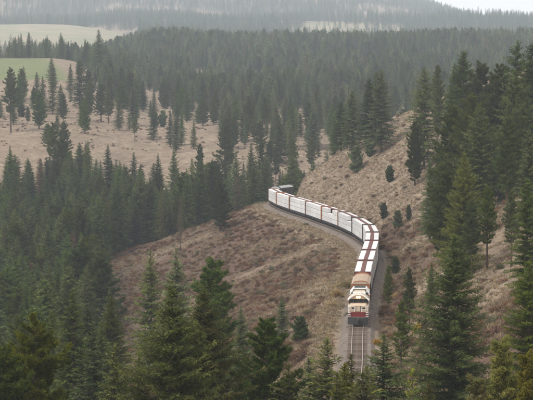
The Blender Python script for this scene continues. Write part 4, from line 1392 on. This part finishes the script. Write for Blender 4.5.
isl = (Hh < 13) & (rf.rand(len(P)) < .75); vi = np.where(isl, rf.randint(10, 12, len(P)), vi)
isl = (P[:, 1] > 780) & (rf.rand(len(P)) < .36); vi = np.where(isl, rf.randint(10, 12, len(P)), vi); s_ = Hh / FH[vi]; wv_ = s_ * rf.uniform(.75, 1.35, len(P))
scatter('forest', tc_, P, Z, np.stack([wv_, wv_, s_], 1), rf.uniform(0, 6.28, len(P)), vi, 'dense conifer forest filling the valley and the far slope')
far_v = [fir_crown('far_fir', 90 + k, M_FIR, Rr=.19, detail=.32, blade=3.6, gap=.05) for k in range(2)]
fc_ = variants('far_variant', far_v)
vi = rf.randint(0, 2, len(PC)); s_ = hC / 20; wv_ = s_ * rf.uniform(.9, 1.3, len(PC))
scatter('distant_forest', fc_, PC, zC, np.stack([wv_, wv_, s_], 1), rf.uniform(0, 6.28, len(PC)), vi, 'hazy conifer woods on the distant ridge')

# ------------------------------------------------------------------ ground cover: grass tufts, scrub, stones
def tuft(name, seed, m, n=16, h=.45, sp=.22):
    r = random.Random(seed); L = Leaves()
    for k in range(n):
        p = Vector((r.uniform(-sp, sp), r.uniform(-sp, sp), -.03)); d = Vector((r.uniform(-.5, .5), r.uniform(-.5, .5), 1)).normalized() * h * r.uniform(.6, 1.1)
        w2 = Vector((r.uniform(-1, 1), r.uniform(-1, 1), 0)).normalized() * .035
        L.tri(p - w2, p + w2, p + d, r.random())
    return L.mesh(name, [m, M_BARK])
n = 230000
Y = rf.uniform(165, 690, n); X = rf.uniform(-.15, .15, n) * Y
d_, s_ = sdist(X, Y); nz = fbm(X / 9, Y / 9, 3)
kg = (np.abs(d_) > 2.9 + .9 * rf.rand(n)) & (d_ > -60) & ((nz > -.25) | (np.abs(d_) < 10)) & (rf.rand(n) < .75)
X, Y = X[kg], Y[kg]; sc = rf.uniform(.6, 1.5, len(X))
gc = variants('grass_variant', [tuft('grass_tuft', k, M_GRASS) for k in range(4)])
scatter('dry_grass', gc, np.stack([X, Y], 1), height(X, Y), np.stack([sc, sc, sc * .8], 1), rf.uniform(0, 6.28, len(X)), rf.randint(0, 4, len(X)), 'dry straw coloured grass tufts on the hillsides')
n = 22000
Y = rf.uniform(225, 680, n); X = rf.uniform(-.12, .15, n) * Y
d_, s_ = sdist(X, Y)
nzs = fbm(X / 7, Y / 12, 3)
dens = np.clip(sst(-0.18, 0.16, fbm(s_ / 24 + 3, d_ / 15 + s_ / 50, 4)) * (d_ < -7) + .03, 0, 1) * ((d_ < -7) & (d_ > -58)) + \
       ((d_ > 3.8) & (d_ < 60)) * (.07 + .7 * (d_ < 9) * (Y < 520) * (nzs > -.1) + .55 * (sst(.05, .3, fbm(s_ / 18, d_ / 18 + 7, 3))) * (Y < 480) * (d_ < 30))
kg = rf.rand(n) < dens
X, Y = X[kg], Y[kg]; sc = rf.uniform(.5, 1.7, len(X))
fx = rf.uniform(-.15, .06, 2600); fy = rf.uniform(790, 1180, 2600); kf = (fbm(fx * fy / 20, fy / 20, 3) > .0) & ~((fx < -.085) & (fy > 1110)); X = np.concatenate([X, (fx * fy)[kf]]); Y = np.concatenate([Y, fy[kf]]); sc = np.concatenate([sc, rf.uniform(.4, 1.5, kf.sum())])
bc = variants('scrub_variant', [bush_mesh('scrub_bush', 200 + k, (M_SHRUB, M_SHRUB, M_SHRUB, M_SHRUBG)[k], 300, .75, .022, .4) for k in range(4)])
scatter('scrub', bc, np.stack([X, Y], 1), height(X, Y), np.stack([sc, sc, sc * .85], 1), rf.uniform(0, 6.28, len(X)), rf.choice(4, len(X), p=[.32, .31, .30, .07]), 'low reddish brown leafless scrub on the rail slope')
def rock(name, seed, m):
    r = random.Random(seed); mb = MB()
    rings = []
    for k, (x, q) in enumerate(((-.5, .35), (-.2, .9), (.2, 1.0), (.5, .4))):
        rings.append((x + r.uniform(-.1, .1), [(q*.5*math.cos(a)*r.uniform(.7, 1.2), q*.38*math.sin(a)*r.uniform(.7, 1.2)) for a in [i*math.pi/3 for i in range(6)]]))
    mb.loft(rings); return mb.mesh(name, [m])
M_ROCK = plain('pale_stone', (0.20, 0.165, 0.14), .9, .3, 2.0)
n = 5000
Y = rf.uniform(240, 640, n); X = rf.uniform(-.10, .15, n) * Y; d_, s_ = sdist(X, Y)
kg = ((d_ < -8) & (d_ > -56) & (fbm(s_ / 10, d_ / 14 + 30, 3) > .42)) | ((d_ > 6) & (d_ < 40) & (rf.rand(n) < .05))
X, Y = X[kg], Y[kg]; sc = rf.uniform(.25, .8, len(X))
rc = variants('stone_variant', [rock('stone', k, M_ROCK) for k in range(4)])
scatter('stones', rc, np.stack([X, Y], 1), height(X, Y) + .05, np.stack([sc, sc, sc], 1), rf.uniform(0, 6.28, len(X)), rf.randint(0, 4, len(X)), 'pale loose stones lying on the rail slope')

# individual shrubs by the line
SH = [('y', 346, 289, 2.4, 'yellow autumn shrub beside the train, left of the boxcar'), ('y', 338, 298, 2.0, 'yellow autumn shrub left of the locomotive, higher one'),
      ('y', 332, 308, 1.6, 'yellow autumn shrub left of the locomotive, lower one'), ('g', 349, 318, 1.0, 'grey-green shrub touching the ballast left of the locomotive'),
      ('y', 378, 346, 1.3, 'pale straw coloured shrub right of the empty rails'), ('y', 376, 358, 1.1, 'pale straw coloured bush at the edge of the ballast, right side'),
      ('y', 396, 300, 1.7, 'yellowish shrub under the slim pine right of the locomotive'), ('r', 386, 318, 1.9, 'rust-red leafless shrub just right of the locomotive'),
      ('r', 381, 250, 1.6, 'rust-red shrub right of the train curve, lower one'), ('r', 386, 238, 1.8, 'rust-red shrub right of the train curve, upper one'),
      ('g', 501, 271, 1.2, 'low grey-green shrub on the grassy knoll'), ('g', 333, 230, 1.0, 'grey-green shrub just below the middle of the train'),
      ('g', 307, 226, 1.3, 'small grey shrub just below the far part of the train'), ('y', 418, 333, 1.4, 'straw coloured shrub between the rails and the big dark fir'),
      ('y', 380, 262, 1.0, 'yellow shrub right of the fourth lumber car'), ('g', 460, 325, 1.2, 'dark sage shrub low on the hillside')]
sm = {'y': [bush_mesh('shrub', 220 + k, M_SHRUBY, 700, .9, .035, .3) for k in range(2)], 'r': [bush_mesh('shrub', 224 + k, M_SHRUB, 700, .85, .025, .4) for k in range(2)],
      'g': [bush_mesh('shrub', 228 + k, M_SHRUBG, 700, .7, .03, .3) for k in range(2)]}
for k, (c, px, py, r_, lab) in enumerate(SH):
    Yh = hit(px, py)
    if Yh is None: continue
    x = (px - 266.5) / F * Yh
    o = bpy.data.objects.new('shrub', sm[c][k % 2]); COL.objects.link(o)
    o.location = (x, Yh, hz(x, Yh)); o.scale = (r_, r_, r_); o.rotation_euler = (0, 0, rt.uniform(0, 6.28))
    tag(o, lab, 'shrub')

# ------------------------------------------------------------------ haze
hm = bpy.data.materials.new('valley_haze'); hm.use_nodes = True; t = hm.node_tree; t.nodes.clear()
out = N(t, 'ShaderNodeOutputMaterial'); pv = N(t, 'ShaderNodeVolumePrincipled')
pv.inputs['Color'].default_value = (0.785, 0.885, 1.0, 1)
pv.inputs['Density'].default_value = 0.00012
pv.inputs['Anisotropy'].default_value = 0.0
t.links.new(pv.outputs[0], out.inputs['Volume'])
mb = MB(); mb.box(-4800, 4800, -150, 8700, float(GZ.min()) - 2.0, float(GZ.max()) + 45.0)
hz_o = mb.build('haze', hm)
tag(hz_o, 'thin pale haze filling the valley air', kind='stuff')
print('terrain', GZ.min(), GZ.max(), 'cam ground', hz(0, 0))
